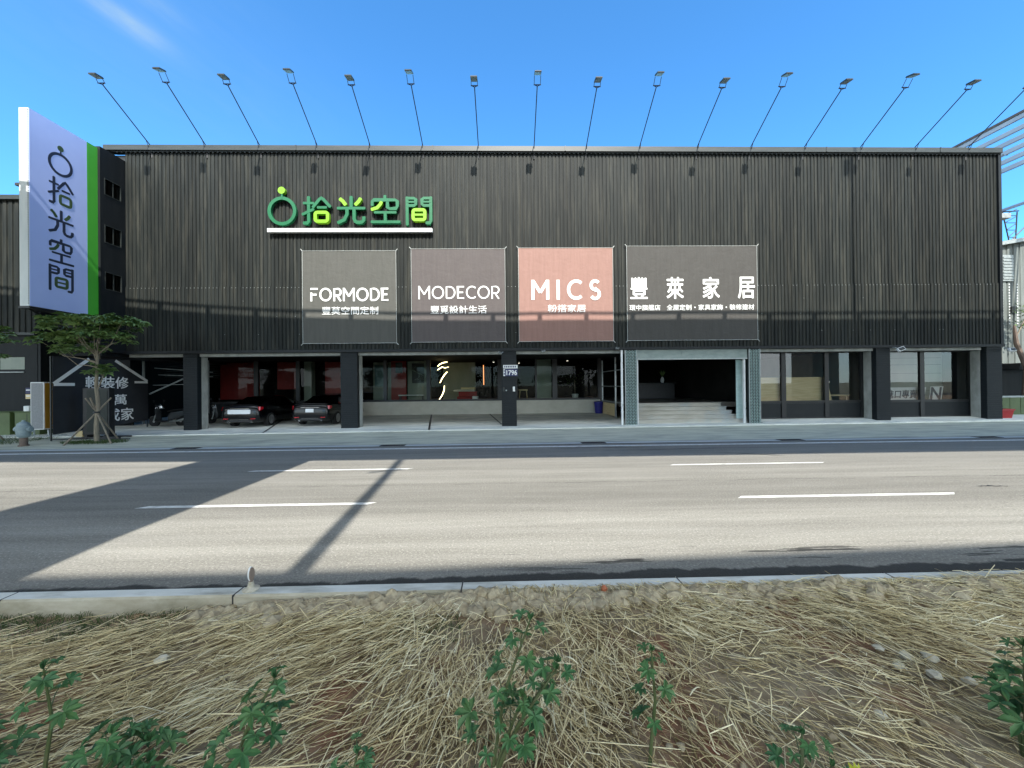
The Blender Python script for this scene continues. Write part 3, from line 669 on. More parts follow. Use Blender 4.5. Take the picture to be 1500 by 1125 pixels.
# ---- recessed shop front of the parking bays (behind the columns)
YB = 23.5
MB().box(-8.75, 5.95, YB - .02, YB + .25, .2, 1.08).build('sill_wall', M['sillwall'], B)
MB().box(-18.9, -8.76, YB + .02, YB + .25, .2, 1.08).build('sill_wall', M['cladding_dark'], B)
mb = MB(); mb.box(-18.9, 6.0, YB - .05, YB + .1, 1.081, 1.19); mb.box(-18.9, 6.0, YB - .05, YB + .1, 3.78, 3.9)
for x0, x1 in ((-15.0, -14.75), (-12.5, -12.28), (-8.9, -8.66), (-7.26, -7.06), (-4.67, -4.42), (-.35, -.1), (.6, .85), (1.95, 2.05), (3.01, 3.3), (5.8, 6.0)): mb.box(x0, x1, YB - .06, YB + .09, 1.19, 3.78)
mb.build('window_frame', M['black'], B)
for x0, x1 in ((-18.9, -15), (-14.75, -12.5), (-12.28, -8.9), (-8.66, -7.26), (-7.06, -4.67), (-4.42, -.35), (-.1, .6), (.85, 1.95), (2.05, 3.01), (3.3, 5.8)):
    MB().quad((x0, YB + .02, 1.19), (x1, YB + .02, 1.19), (x1, YB + .02, 3.78), (x0, YB + .02, 3.78)).build('window_pane', M['glass'], B)
# showroom contents seen through the glass
for x0, x1, z0 in ((-7.04, -6.10, 1.0), (-17.6, -15.2, 1.3), (-14.1, -12.9, 1.9), (-11.15, -10.1, 1.6)): MB().box(x0, x1, 24.3, 24.36, z0, 3.59).build('red_wall_panel', M['red'], B)
for q in ((-4.9, -4.68, 23.9, 24.3), (-12.25, -11.8, 23.9, 24.4), (2.06, 3.0, 24.0, 24.3)): MB().box(*q, .99, 3.59).build('interior_pillar', M['greywall'], B)
for q in ((-6.06, -4.95, 24.5, 24.56), (-8.5, -7.3, 25.3, 25.4), (-4.1, -1.9, 26.3, 26.4)): MB().box(*q, .99, 3.59).build('display_wall', M['greywall'], B)
tag(MB().box(-6.74, -6.32, 24.22, 24.28, 2.85, 3.5).build('framed_picture', M['black']), 'dark framed picture hanging on the red showroom panel', 'picture')
mb = MB(); mb.box(-5.76, -5.0, 24.40, 24.46, 2.2, 3.45)
t = mb.build('wall_artwork', M['black']); tag(t, 'black abstract artwork with pale curved lines beside red panel', 'artwork')
mb = MB()
for k in range(4): mb.tube([(-5.6 + .1 * k + .35 * math.sin(u * .5 + k * .2), 24.385, 2.4 + .085 * u) for u in range(11)], .010, 5)
mb.build('painted_lines', M['greywall'], t)
tag(MB().bbox(-8.35, -7.55, 25.18, 25.26, 2.0, 3.4, .01).build('teal_panel', mat('teal', (.02, .08, .10), (.03, .12, .12), rough=.4)), 'dim teal panel standing at the left end of the showroom window', 'panel')
t = thing('display_table', 'white topped display table inside the showroom near the red panel', 'table', (-5.6, 24.1, .99))
MB().bbox(-6.5, -4.95, 23.9, 24.28, 1.42, 1.48, .01).build('tabletop', M['white'], t)
for x in (-6.42, -5.03):
    for y in (23.95, 24.22): MB().box(x - .02, x + .02, y - .02, y + .02, .99, 1.42).build('leg', M['black'], t)
# warm neon brush stroke
t = thing('neon_wall_lamp', 'glowing warm white brush stroke neon lamp in the showroom window', 'lamp', (-3.8, 24.1, 1.2))
def N(px, py): # zoomed photo crop of the lamp -> metres on the lamp's own plane
    return (-3.80 + (px - 870) * .00718 * 1.054, 24.1, 2.3 + (385 - py) * .0072 * 1.06)
for pts in ([(832, 262), (850, 245), (880, 232), (912, 228)], [(830, 292), (852, 278), (868, 268), (892, 276), (922, 268)], [(910, 308), (885, 335), (865, 365), (850, 398)], [(886, 422), (882, 460), (866, 500), (838, 540)]):
    MB().tube([N(*p) for p in pts], [.018, .028, .026, .016, .01][:len(pts)], 8).build('glowing_tube', M['neon'], t, True)
MB().tube([N(858, 268), N(866, 240), N(852, 330), N(872, 420)], .008, 6).build('mounting_wire', M['black'], t)
t = thing('hanging_lamp', 'thin orange glowing tube lamp hanging beside the central column', 'lamp', (-1.25, 24.4, 2.0))
MB().tube([(-1.25, 24.4, 3.59), (-1.25, 24.4, 3.30)], .012, 6).build('cord', M['black'], t)
MB().tube([(-1.25, 24.4, 3.30), (-1.24, 24.4, 2.05)], .020, 8).build('glowing_tube', M['orangelamp'], t)
# stacked boxes on the window shelf
for k, (x0, x1, z0, z1, y, m, lab) in enumerate([(-2.95, -1.75, 1.0, 1.32, 24.5, 'red', 'low red box on the floor of the showroom stack'), (-3.15, -1.85, 1.64, 1.76, 24.5, 'sillwall', 'long pale tray on the box stack in the showroom'),
      (-2.85, -1.7, 1.33, 1.63, 24.5, 'red', 'upper red box under the long pale tray'), (-1.95, -1.62, 1.0, 1.34, 24.15, 'white', 'small white box in front of the red stack'), (-2.7, -1.8, 1.77, 1.90, 24.5, 'wood', 'wooden tray on top of the box stack')]):
    mb = MB(); mb.bbox(x0, x1, y, y + .5, z0, z1, .012); mb.box(x0 - .008, x1 + .008, y - .008, y + .508, z1 - .05, z1 - .03); tag(mb.build('storage_box', M[m]), lab, 'box', 'boxes stacked in the showroom')
t = thing('stool', 'small pale wooden stool behind glass right of the central column', 'stool', (1.25, 24.2, .99))
MB().bbox(.98, 1.52, 24.0, 24.4, 1.66, 1.74, .015).build('seat', M['wood'], t)
for x in (1.05, 1.45):
    for y in (24.06, 24.34): MB().tube([(x, y, 1.66), (x + (x - 1.25) * .3, y, .99)], .022, 6).build('leg', M['wood'], t)
for k, (x, z, lab) in enumerate(((1.02, 3.42, 'small lit ceiling spotlight just right of the central column'), (4.15, 3.55, 'small lit ceiling spotlight deep inside the right parking bay'), (-.62, 3.50, 'small lit ceiling spotlight just left of the central column'))):
    t = thing('ceiling_spot', lab, 'spotlight', (x, 24.8, z)); MB().lathe([(.05, .0), (.05, .09), (.02, .1)], (x, 24.8, z), 12).build('housing', M['white'], t)
    MB().lathe([(.045, -.004), (.045, -.001)], (x, 24.8, z), 12).build('lit_face', M['lampwhite'], t)
# indoor plant behind the third bay's glass
t = thing('indoor_plant', 'dim leafy indoor plant behind the glass of the right parking bay', 'plant', (4.6, 24.6, .99))
mb = MB(); 
for i in range(260):
    c = Vector((4.55 + random.gauss(0, .45), 24.6 + random.gauss(0, .2), 2.35 + random.gauss(0, .32))); d = Vector((random.uniform(-1, 1), random.uniform(-1, 1), random.uniform(-.6, .5))).normalized() * .09; s = d.cross(Vector((0, 0, 1))).normalized() * .03
    mb.add([c, c + d * .5 + s, c + d, c + d * .5 - s], [(0, 1, 2, 3)])
mb.build('foliage', M['leaf'], t); MB().lathe([(.16, 0), (.22, .4), (.2, .42), (.05, .41)], (4.6, 24.6, .99), 14).build('planter', M['white'], t); MB().tube([(4.6, 24.6, 1.3), (4.58, 24.6, 2.3)], .02, 6).build('trunk', M['bark'], t)

# ---- steel partition frame between right parking bay and stair, mesh pillars, roller gate, steps
t = thing('steel_partition_frame', 'pale steel post and rail frame beside the stair entrance', 'frame', (6.0, 20, .15))
for y in (17.75, 18.0, 20.3, 23.0):
    MB().box(5.93, 6.0, y, y + .07, slab_z(6, y), 3.44).build('post', M['galv'], t)
for z in (1.02, 1.86, 2.72): MB().box(5.945, 5.985, 18.07, 23.0, z, z + .05).build('rail', M['galv'], t)
MB().box(5.95, 5.98, 20.37, 23.0, .28, .95).build('kick_board', M['wood'], t)
for k, (x0, x1, lab) in enumerate(((5.56, 6.11, 'pale blue green expanded metal pillar left of the stairs'), (11.30, 11.82, 'pale blue green expanded metal pillar right of the stairs'))):
    t = thing('mesh_pillar', lab, 'pillar', (x0, 17.4, .13), 'expanded metal pillars beside the stairs')
    MB().box(x0 + .02, x1 - .02, 17.46, 17.64, .13, 3.56).build('pillar_core', M['trim'], t)
    mb = MB(); n = 8; st_ = (x1 - x0 - .03) / n; z = .17
    while z < 3.52:
        L = []
        for i in range(n + 1):
            x = x0 + .015 + i * st_; dz = .022 if i % 2 else -.022
            L += [(x, 17.425, z + dz - .016), (x, 17.405, z + dz + .014)]
        mb.add(L, [(2 * i, 2 * i + 2, 2 * i + 3, 2 * i + 1) for i in range(n)]); z += .068
    mb.build('expanded_mesh', M['palegreen'], t)
    mb = MB(); mb.box(x0 - .005, x0 + .022, 17.40, 17.45, .13, 3.56); mb.box(x1 - .022, x1 + .005, 17.40, 17.45, .13, 3.56); mb.build('edge_angle', M['galv'], t)
t = thing('gate_post', 'slim white gate post left of the mesh pillar', 'post', (5.42, 17.45, .13)); MB().bbox(5.38, 5.46, 17.42, 17.5, .13, 3.56, .006).build('tube', M['white'], t); MB().box(5.43, 5.46, 17.40, 17.42, 1.0, 1.12).build('hinge', M['galv'], t)
t = thing('roller_gate', 'grey green roller gate housing above the stair entrance', 'roller gate', (8.7, 17.6, 3.1))
mb = MB(); mb.box(6.15, 11.28, 17.50, 17.9, 3.165, 3.565); mb.box(8.2, 8.225, 17.488, 17.499, 3.18, 3.56); mb.box(10.2, 10.22, 17.492, 17.499, 3.18, 3.56); mb.build('housing', M['gatebox'], t)
MB().box(6.15, 11.28, 17.48, 17.56, 3.11, 3.16).build('bottom_rail', M['galv'], t)
for x in (11.13, 6.13): MB().box(x, x + .08, 17.55, 17.65, .14, 3.10).build('guide_rail', M['white'], t)
MB().bbox(10.99, 11.29, 17.9, 17.94, .3, 3.10, .005).build('side_panel', M['palegreen'], t)
t = thing('entrance_steps', 'five pale stone steps rising into the dark entrance', 'steps', (8.6, 18, .15))
for k in range(5):
    y0 = 17.86 + .29 * k; z1 = .15 + .178 * (k + 1)
    mb = MB(); mb.bbox(6.16, 11.30 - .02 - .10 * k, y0, y0 + (.32 if k < 4 else .5), z1 - .178 - (.0 if k else .03), z1 - .035, .006); mb.bbox(6.16, 11.32 - .02 - .10 * k, y0 - .025, y0 + (.30 if k < 4 else .5), z1 - .034, z1, .008)
    mb.build('step', M['step'], t)
t = thing('reception_counter', 'dim reception counter deep inside the dark stair entrance', 'counter', (9.4, 24, 1.05))
MB().bbox(8.2, 10.8, 24.0, 24.7, 1.06, 2.0, .02).build('front', M['plastic'], t); MB().bbox(8.1, 10.9, 23.9, 24.8, 2.005, 2.06, .01).build('top', M['cap'], t)
t = thing('white_vase', 'small white vase standing on the counter in the dark entrance', 'vase', (10.1, 24.2, 2.06)); MB().lathe([(.06, 0), (.12, .12), (.10, .26), (.05, .34), (.06, .38)], (10.1, 24.2, 2.062), 16).build('body', M['white'], t, True)
mb = MB()
for i in range(30):
    c = Vector((10.1, 24.2, 2.42)); d = Vector((random.uniform(-.6, .6), random.uniform(-.4, .4), 1)).normalized() * random.uniform(.25, .5); q = d.cross(Vector((0, 1, 0))).normalized() * .02; mb.add([c, c + d * .6 + q, c + d, c + d * .6 - q], [(0, 1, 2, 3)])
mb.build('sprigs', M['leaf'], t)
# ---- right-hand shop windows
YG = 18.22
mb = MB()
mb.box(11.83, 17.4, YG - .05, YG + .05, 1.02, 1.12); mb.box(11.83, 17.4, YG - .05, YG + .05, 3.42, 3.56); mb.box(11.83, 17.4, YG - .04, YG + .03, .26, .32)
for x0, x1 in ((11.83, 11.9), (13.36, 13.58), (15.48, 15.68), (17.25, 17.4)): mb.box(x0, x1, YG - .06, YG + .06, .27, 3.42)
mb.box(18.05, 22.95, YG - .05, YG + .05, 1.0, 1.10); mb.box(18.05, 22.95, YG - .05, YG + .05, 3.42, 3.56); mb.box(18.05, 22.95, YG - .04, YG + .03, .26, .32)
for x0, x1 in ((18.05, 18.12), (20.19, 20.40), (22.66, 22.95)): mb.box(x0, x1, YG - .06, YG + .06, .27, 3.42)
mb.build('window_frame', M['black'], B)
mb = MB()
for x0, x1 in ((11.9, 13.36), (13.58, 15.48), (15.68, 17.25), (18.12, 20.19), (20.4, 22.66)): mb.box(x0, x1, YG - .01, YG + .02, .32, 1.02)
mb.build('kick_panel', M['trim'], B)
mb = MB()
for x0, x1 in ((11.9, 13.36), (13.58, 15.48), (15.68, 17.25), (18.12, 20.19), (20.4, 22.66)): mb.box(x0 + .02, x1 - .02, YG - .018, YG - .0105, .98, 1.0)
mb.build('panel_bead', M['cap'], B)
M['glass_front'] = glass('front_window_glass', (.90, .92, .90), 1.68)
for x0, x1, z0 in ((11.9, 13.36, 1.12), (13.58, 15.48, 1.12), (15.68, 17.25, 1.12), (18.12, 20.19, 1.10), (20.40, 22.66, 1.10)):
    MB().quad((x0, YG, z0), (x1, YG, z0), (x1, YG, 3.42), (x0, YG, 3.42)).build('window_pane', M['glass_front'], B)
# plywood counter board behind the left panes (slanting right-hand end)
t = thing('plywood_board', 'pale plywood board standing behind the right shop window', 'board', (14, 18.5, 1.05))
MB().prism([(11.95, 18.42, 1.06), (16.05, 18.42, 1.06), (15.78, 18.42, 2.25), (11.95, 18.42, 2.25)], (0, 0, 0), (0, .05, 0)).build('sheet', M['wood'], t)
MB().box(12.0, 15.7, 18.475, 18.52, 1.4, 1.5).build('batten', M['wood'], t)
t = thing('white_lettered_sign', 'white sign with dark Chinese lettering standing in the far right window', 'sign', (19.6, 18.45, 1.05))
MB().prism([(18.3, 18.40, 1.08), (20.62, 18.40, 1.08), (20.74, 18.40, 1.70), (18.3, 18.40, 1.70)], (0, 0, 0), (0, .03, 0)).build('panel', M['white'], t)
mb = MB(); put_text(mb, '進口專賣', (18.72, 18.399, 1.17), (1, 0, 0), (.12, 0, 1), (0, -1, 0), 1.52, .40, .004, .018); mb.build('lettering', M['navy'], t)
t = thing('letter_panel', 'white panel bearing a dark letter N leaning behind the far right window', 'sign', (21.3, 18.45, 1.05))
MB().prism([(20.92, 18.44, 1.08), (21.54, 18.44, 1.08), (21.66, 18.44, 1.73), (21.02, 18.44, 1.73)], (0, 0, 0), (0, .03, 0)).build('panel', M['white'], t)
mb = MB(); put_text(mb, 'N', (20.98, 18.439, 1.10), (1, 0, 0), (.13, 0, 1), (0, -1, 0), .50, .58, .004, .03); mb.build('lettering', M['navy'], t)
mb = MB(); mb.box(20.1, 22.95, 19.6, 19.7, 1.06, 3.58)
for z in (1.5, 1.95, 2.4, 2.85, 3.2): mb.box(20.1, 22.95, 19.592, 19.6, z, z + .012, 1)
mb.build('tiled_wall', [M['greywall'], M['trim']], B)
t = thing('display_desk', 'low wooden desk with lamp behind the right shop window', 'desk', (16.6, 18.9, 1.05))
MB().bbox(16.0, 17.3, 18.8, 19.3, 1.30, 1.36, .01).build('desktop', M['wood'], t); MB().box(16.1, 16.16, 18.85, 19.25, 1.06, 1.30).build('leg', M['wood'], t); MB().box(17.14, 17.2, 18.85, 19.25, 1.06, 1.30).build('leg', M['wood'], t)
mb = MB(); mb.lathe([(.08, 0), (.10, .03), (.03, .10)], (16.25, 18.9, 1.98), 12); mb.tube([(16.25, 18.9, 2.05), (16.3, 19.0, 2.2), (16.5, 19.1, 1.36)], .012, 6); mb.build('desk_lamp', M['white'], t)
MB().lathe([(.075, -.003), (.075, -.001)], (16.25, 18.9, 1.98), 12).build('lit_face', M['lampwhite'], t)
# small flood lamps and cameras under the fascia
def small_flood(x, z, lab, rot, big=1.0, white=True):
    t = thing('wall_floodlight', lab, 'floodlight', (x, 17.38, z), 'small lamps under the fascia')
    MB().tube([(x, 17.42, z + .10 * big), (x, 17.30, z + .09 * big), (x + rot * .12, 17.22, z + .02)], .018, 6).build('bracket', M['galv'], t)
    T = Matrix.Translation((x + rot * .2, 17.18, z)) @ Matrix.Rotation(R(-25 * rot), 4, 'Y') @ Matrix.Rotation(R(-25), 4, 'X')
    MB().bbox(-.16 * big, .16 * big, -.05, .05, -.09 * big, .09 * big, .015, T=T).build('housing', M['white' if white else 'galv'], t)
    MB().box(-.13 * big, .13 * big, -.056, -.051, -.07 * big, .07 * big, T=T).build('lens', M['cap'], t)
small_flood(18.05, 3.47, 'white floodlight on the column between the right shop windows', .8)
small_flood(23.45, 3.40, 'white floodlight under the right end of the fascia', 0, .9)
small_flood(.0, 3.46, 'small grey lamp above the house number plate', -.6, .5, False)
small_flood(1.75, 3.52, 'small grey lamp over the right parking bay', .3, .5, False)
small_flood(5.2, 3.62, 'small grey lamp beside the left mesh pillar', -.3, .45, False)
# blue bin, red pot
t = thing('blue_bin', 'blue plastic bin in the corner of the right parking bay', 'bin', (5.75, 23.0, .27))
MB().lathe([(.22, 0), (.27, .62), (.285, .63), (.285, .67), (.0, .68)], (5.72, 23.0, .27), 20).build('body', M['bluebin'], t, True); MB().lathe([(.29, .66), (.29, .69), (.12, .73), (0, .74)], (5.72, 23.0, .27), 20).build('lid', M['bluebin'], t, True)
t = thing('red_flowerpot', 'square red plastic pot standing at the right corner of the building', 'flowerpot', (23.75, 17.9, .12))
mb = MB(); mb.loft([[(23.75 + sx_ * w, 17.9 + sy_ * w, z) for sx_, sy_ in ((-1, -1), (1, -1), (1, 1), (-1, 1))] for w, z in ((.25, .10), (.31, .56), (.34, .57), (.34, .64), (.31, .64), (.30, .60))]); mb.build('pot', M['redpot'], t)
mb = MB()
for i in range(40):
    a = random.uniform(0, 6.28); r = random.uniform(0, .26); c = Vector((23.75 + r * math.cos(a), 17.9 + r * math.sin(a), .58)); d = Vector((math.cos(a) * .05, math.sin(a) * .05, random.uniform(.03, .09))); s_ = Vector((-math.sin(a), math.cos(a), 0)) * .012
    mb.add([c - s_, c + s_, c + d], [(0, 1, 2)])
mb.build('seedlings', M['leaf'], t)

# ================================================================== SIGNS ON THE FACADE
def banner(x0, x1, z0, z1, m, label):
    t = thing('canvas_banner', label, 'banner', ((x0 + x1) / 2, 17.44, z0), 'canvas banners hung on the facade')
    n = 14; mb = MB(); vs = []
    for j in range(n + 1):
        for i in range(n + 1):
            u, v = i / n, j / n; sag = .025 * math.sin(math.pi * u) * (1 if j in (0, n) else 0) * (-1 if j == n else 1); pin = .02 * math.sin(math.pi * v) * (1 if i in (0, n) else 0) * (-1 if i == n else 1)
            vs.append((x0 + (x1 - x0) * u + pin, 17.452 - .018 * math.sin(math.pi * u) * math.sin(math.pi * v) + .004 * math.sin(u * 21 + v * 6), z0 + (z1 - z0) * v + sag))
    f = [(j * (n + 1) + i, j * (n + 1) + i + 1, (j + 1) * (n + 1) + i + 1, (j + 1) * (n + 1) + i) for j in range(n) for i in range(n)]
    k = len(vs); bk = [(v[0], 17.472, v[2]) for v in vs]
    e = [i for i in range(n + 1)] + [j * (n + 1) + n for j in range(1, n + 1)] + [n * (n + 1) + i for i in range(n - 1, -1, -1)] + [j * (n + 1) for j in range(n - 1, 0, -1)]
    mb.add(vs + bk, f + [tuple(q + k for q in ff[::-1]) for ff in f] + [(e[i], e[(i + 1) % len(e)], e[(i + 1) % len(e)] + k, e[i] + k) for i in range(len(e))])
    mb.build('canvas', m, t)
    mb = MB(); c = .008
    for a, b in (((x0, z0), (x1, z0)), ((x1, z0), (x1, z1)), ((x1, z1), (x0, z1)), ((x0, z1), (x0, z0))):
        mb.tube([(a[0], 17.445, a[1]), ((a[0] + b[0]) / 2, 17.445, (a[1] + b[1]) / 2), (b[0], 17.445, b[1])], c, 5)
    for x in (x0, x1):
        for z in (z0, z1): mb.tube([(x, 17.44, z), (x + (.08 if x == x1 else -.08), 17.44, z + (.08 if z == z1 else -.08))], .014, 5)
    mb.build('hem_cord', M['gutter'], t)
    return t
TY = 17.430
t = banner(-8.97, -4.79, 3.97, 8.14, M['banner_grey'], 'square taupe grey banner, leftmost of the facade, white capital lettering')
mb = MB(); put_caps(mb, 'FORMODE', -8.61, -5.13, 5.86, 6.46, TY, .082, .15); mb.build('lettering', M['lettering'], t)
mb = MB(); put_text(mb, '豐莫空間定制', (-8.10, TY, 5.26), (1, 0, 0), (0, 0, 1), (0, -1, 0), 2.50, .35, .006, .006); mb.build('small_lettering', M['lettering'], t)
t = banner(-4.11, .13, 3.99, 8.22, M['banner_mauve'], 'square mauve grey banner between the taupe and the pink one')
mb = MB(); put_caps(mb, 'MODECOR', -3.80, -.14, 5.93, 6.53, TY, .062, .13); mb.build('lettering', M['lettering'], t)
mb = MB(); put_text(mb, '豐覓設計生活', (-3.25, TY, 5.27), (1, 0, 0), (0, 0, 1), (0, -1, 0), 2.53, .36, .006, .006); mb.build('small_lettering', M['lettering'], t)
t = banner(.74, 5.06, 3.98, 8.25, M['banner_pink'], 'square salmon pink banner with large white capitals')
q = [MB() for _ in range(4)]; put_caps(list(q), 'MICS', 1.33, 4.47, 5.88, 6.78, TY, .14, .46)
for mb in q: mb.build('letter', M['lettering'], t)
mb = MB(); put_text(mb, '粉搭家居', (2.06, TY, 5.30), (1, 0, 0), (0, 0, 1), (0, -1, 0), 1.73, .35, .006, .006); mb.build('small_lettering', M['lettering'], t)
t = banner(5.70, 11.75, 3.99, 8.32, M['banner_dark'], 'wide dark taupe banner with four large white Chinese characters')
mb = MB()
for ch, x in zip('豐萊家居', (5.86, 7.53, 9.20, 10.84)): put_text(mb, ch, (x, TY, 5.90), (1, 0, 0), (0, 0, 1), (0, -1, 0), .77, .97, .006, .016)
mb.build('lettering', M['lettering'], t)
mb = MB(); put_text(mb, '環中旗艦店', (5.80, TY, 5.36), (1, 0, 0), (0, 0, 1), (0, -1, 0), 1.42, .26, .006, .008); put_text(mb, '全屋定制・家具家飾・裝修建材', (7.52, TY, 5.36), (1, 0, 0), (0, 0, 1), (0, -1, 0), 4.06, .26, .006, .008); mb.build('small_lettering', M['lettering'], t)
# green channel letters
t = thing('channel_letter_sign', 'green and lime three dimensional letter sign with ring on the facade', 'sign', (-6.8, 17.4, 9.0))
EX = lambda q: (-10.42 + (q[0] - 83) * .0055, 9.03 + (440 - q[1]) * .0055)
for nm, sts in emblem().items():
    mb = MB()
    for k, (light, path, closed, w) in enumerate(sts):
        stroke(mb, [EX(p) for p in path], w * .0055, (0, 17.46, 0), (1, 0, 0), (0, 0, 1), (0, -1, 0), .14, lift=.004 * k + (.02 if light else 0), closed=closed, mi=light)
    mb.build(nm, [M['green_letter'], M['lime']], t)
    mb = MB()
MB().bbox(-10.43, -3.12, 17.30, 17.47, 8.93, 9.10, .01).build('underline_bar', M['white'], t)

# ---- projecting vertical lightbox sign
t = thing('projecting_sign', 'tall lavender lightbox sign with green stripe projecting at the left end', 'sign', (-17.07, 15.3, 5))
X0 = -16.9
mb = MB(); mb.box(-17.25, X0 - .02, 14.12, 16.56, 5.02, 12.14); mb.build('box', M['signedge'], t)
MB().box(X0 - .018, X0, 14.13, 16.04, 5.03, 12.13).build('lavender_face', M['lavender'], t)
MB().box(X0 - .018, X0 + .002, 16.04, 16.55, 5.03, 12.13).build('green_stripe', M['vgreen'], t)
mb = MB(); mb.box(-17.27, X0 + .02, 14.09, 16.58, 4.94, 5.018); mb.build('bottom_tray', M['black'], t)
mb = MB()
for k in range(80): mb.box(-16.945, -16.925, 14.108, 14.119, 5.1 + k * .088, 5.14 + k * .088)
mb.build('lacing', M['trim'], t)
def sign_glyph(nm, names, y0, y1, z0, z1, bb):
    mb = MB()
    for k, (light, path, closed, w) in enumerate(emblem()[names]):
        pts = [(y0 + (p[0] - bb[0]) / (bb[1] - bb[0]) * (y1 - y0), z1 - (p[1] - bb[2]) / (bb[3] - bb[2]) * (z1 - z0)) for p in path]
        stroke(mb, pts, w * .0037, (X0, 0, 0), (0, 1, 0), (0, 0, 1), (1, 0, 0), .005, lift=.0008 * k, closed=closed, mi=light)
    mb.build(nm, [M['navy'], M['olive']], t)
sign_glyph('ring', 'ring', 14.69, 15.52, 10.20, 11.36, (83, 313, 92, 402))
sign_glyph('glyph_pick', 'glyph_pick', 14.69, 15.53, 9.02, 10.12, (360, 590, 160, 398))
sign_glyph('glyph_light', 'glyph_light', 14.69, 15.53, 7.92, 8.90, (640, 868, 160, 395))
sign_glyph('glyph_empty', 'glyph_empty', 14.69, 15.53, 6.83, 7.80, (908, 1150, 152, 388))
sign_glyph('glyph_room', 'glyph_room', 14.69, 15.53, 5.76, 6.72, (1195, 1412, 172, 400))
MB().tube([(-17.1, 14.3, 4.93), (-17.05, 16.4, 3.9)], .035, 6).build('support_brace', M['black'], t)
MB().box(-17.2, -17.0, 16.40, 16.56, 3.7, 4.93).build('mounting_post', M['black'], t)

# ================================================================== ROOF FLOODLIGHTS
FX = [-15.61, -13.18, -10.80, -8.25, -5.89, -3.53, -1.02, 1.51, 3.90, 6.35, 9.02, 11.51, 14.02, 16.67, 19.25, 21.80]
ORD = ['first', 'second', 'third', 'fourth', 'fifth', 'sixth', 'seventh', 'eighth', 'ninth', 'tenth', 'eleventh', 'twelfth', 'thirteenth', 'fourteenth', 'fifteenth', 'sixteenth']
def flood_proto(tall):
    t = thing('roof_floodlight', 'x', 'floodlight', (0, 0, 0), 'floodlights on long arms along the roof edge')
    tip = Vector((0, -2.0, 1.15)) if not tall else Vector((0, -1.98, 1.22)); base = Vector((0, .05, 0))
    MB().tube([base, tip], .020, 8).build('arm', M['plastic'], t)
    mb = MB(); mb.tube([(0, .1, .02), (0, .1, -.5)], .03, 6); mb.tube([tuple(base + (tip - base) * .12), (0, .1, -.4)], .012, 5); mb.build('wall_bracket', M['plastic'], t)
    d = (tip - base).normalized(); up = Vector((0, -d.z, d.y)) * -1
    mb = MB()
    a = tip + d * .05; hw = .125
    mb.tube([tuple(tip), tuple(a + Vector((-hw, 0, 0)))], .014, 5); mb.tube([tuple(tip), tuple(a + Vector((hw, 0, 0)))], .014, 5); mb.tube([tuple(a + Vector((-hw - .02, 0, 0))), tuple(a + Vector((hw + .02, 0, 0)))], .020, 5)
    L = .29 if tall else .13
    pv = a + Vector((0, -L * .62, L * .78))
    for s in (-1, 1): mb.tube([tuple(a + Vector((s * hw, 0, 0))), tuple(pv + Vector((s * hw, 0, 0)))], .012, 5)
    mb.build('yoke', M['plastic'], t)
    T = Matrix.Translation(pv + Vector((0, -.10, .02))) @ Matrix.Rotation(R(10 if not tall else 20), 4, 'X')
    mb = MB(); mb.bbox(-.135, .135, -.19, .15, -.022, .022, .008, T=T)
    for q in range(8): mb.box(-.122 + q * .033, -.110 + q * .033, -.17, .14, .0225, .040, T=T)
    mb.build('lamp_head', M['cap'], t)
    MB().box(-.12, .12, -.17, .13, -.028, -.0225, T=T).build('lens', M['galv'], t)
    return t
pa, pb_ = flood_proto(False), flood_proto(True)
for i, x in enumerate(FX):
    src = pb_ if i in (1, 3, 5, 7, 9, 11, 13) or i == 15 else pa
    o = src if (i in (0, 1)) else copy_tree(src)
    o.location = (x, 17.42, 12.84); o.rotation_euler = (0, 0, random.uniform(-.02, .02))
    if i == 9 or i == 11: o.location.z += .0
    o['label'] = f"{'tall yoked' if src is pb_ else 'low headed'} floodlight on roof arm, {ORD[i]} from the left" if i < 15 else 'rightmost roof floodlight arm, crossing the steel frame beyond'
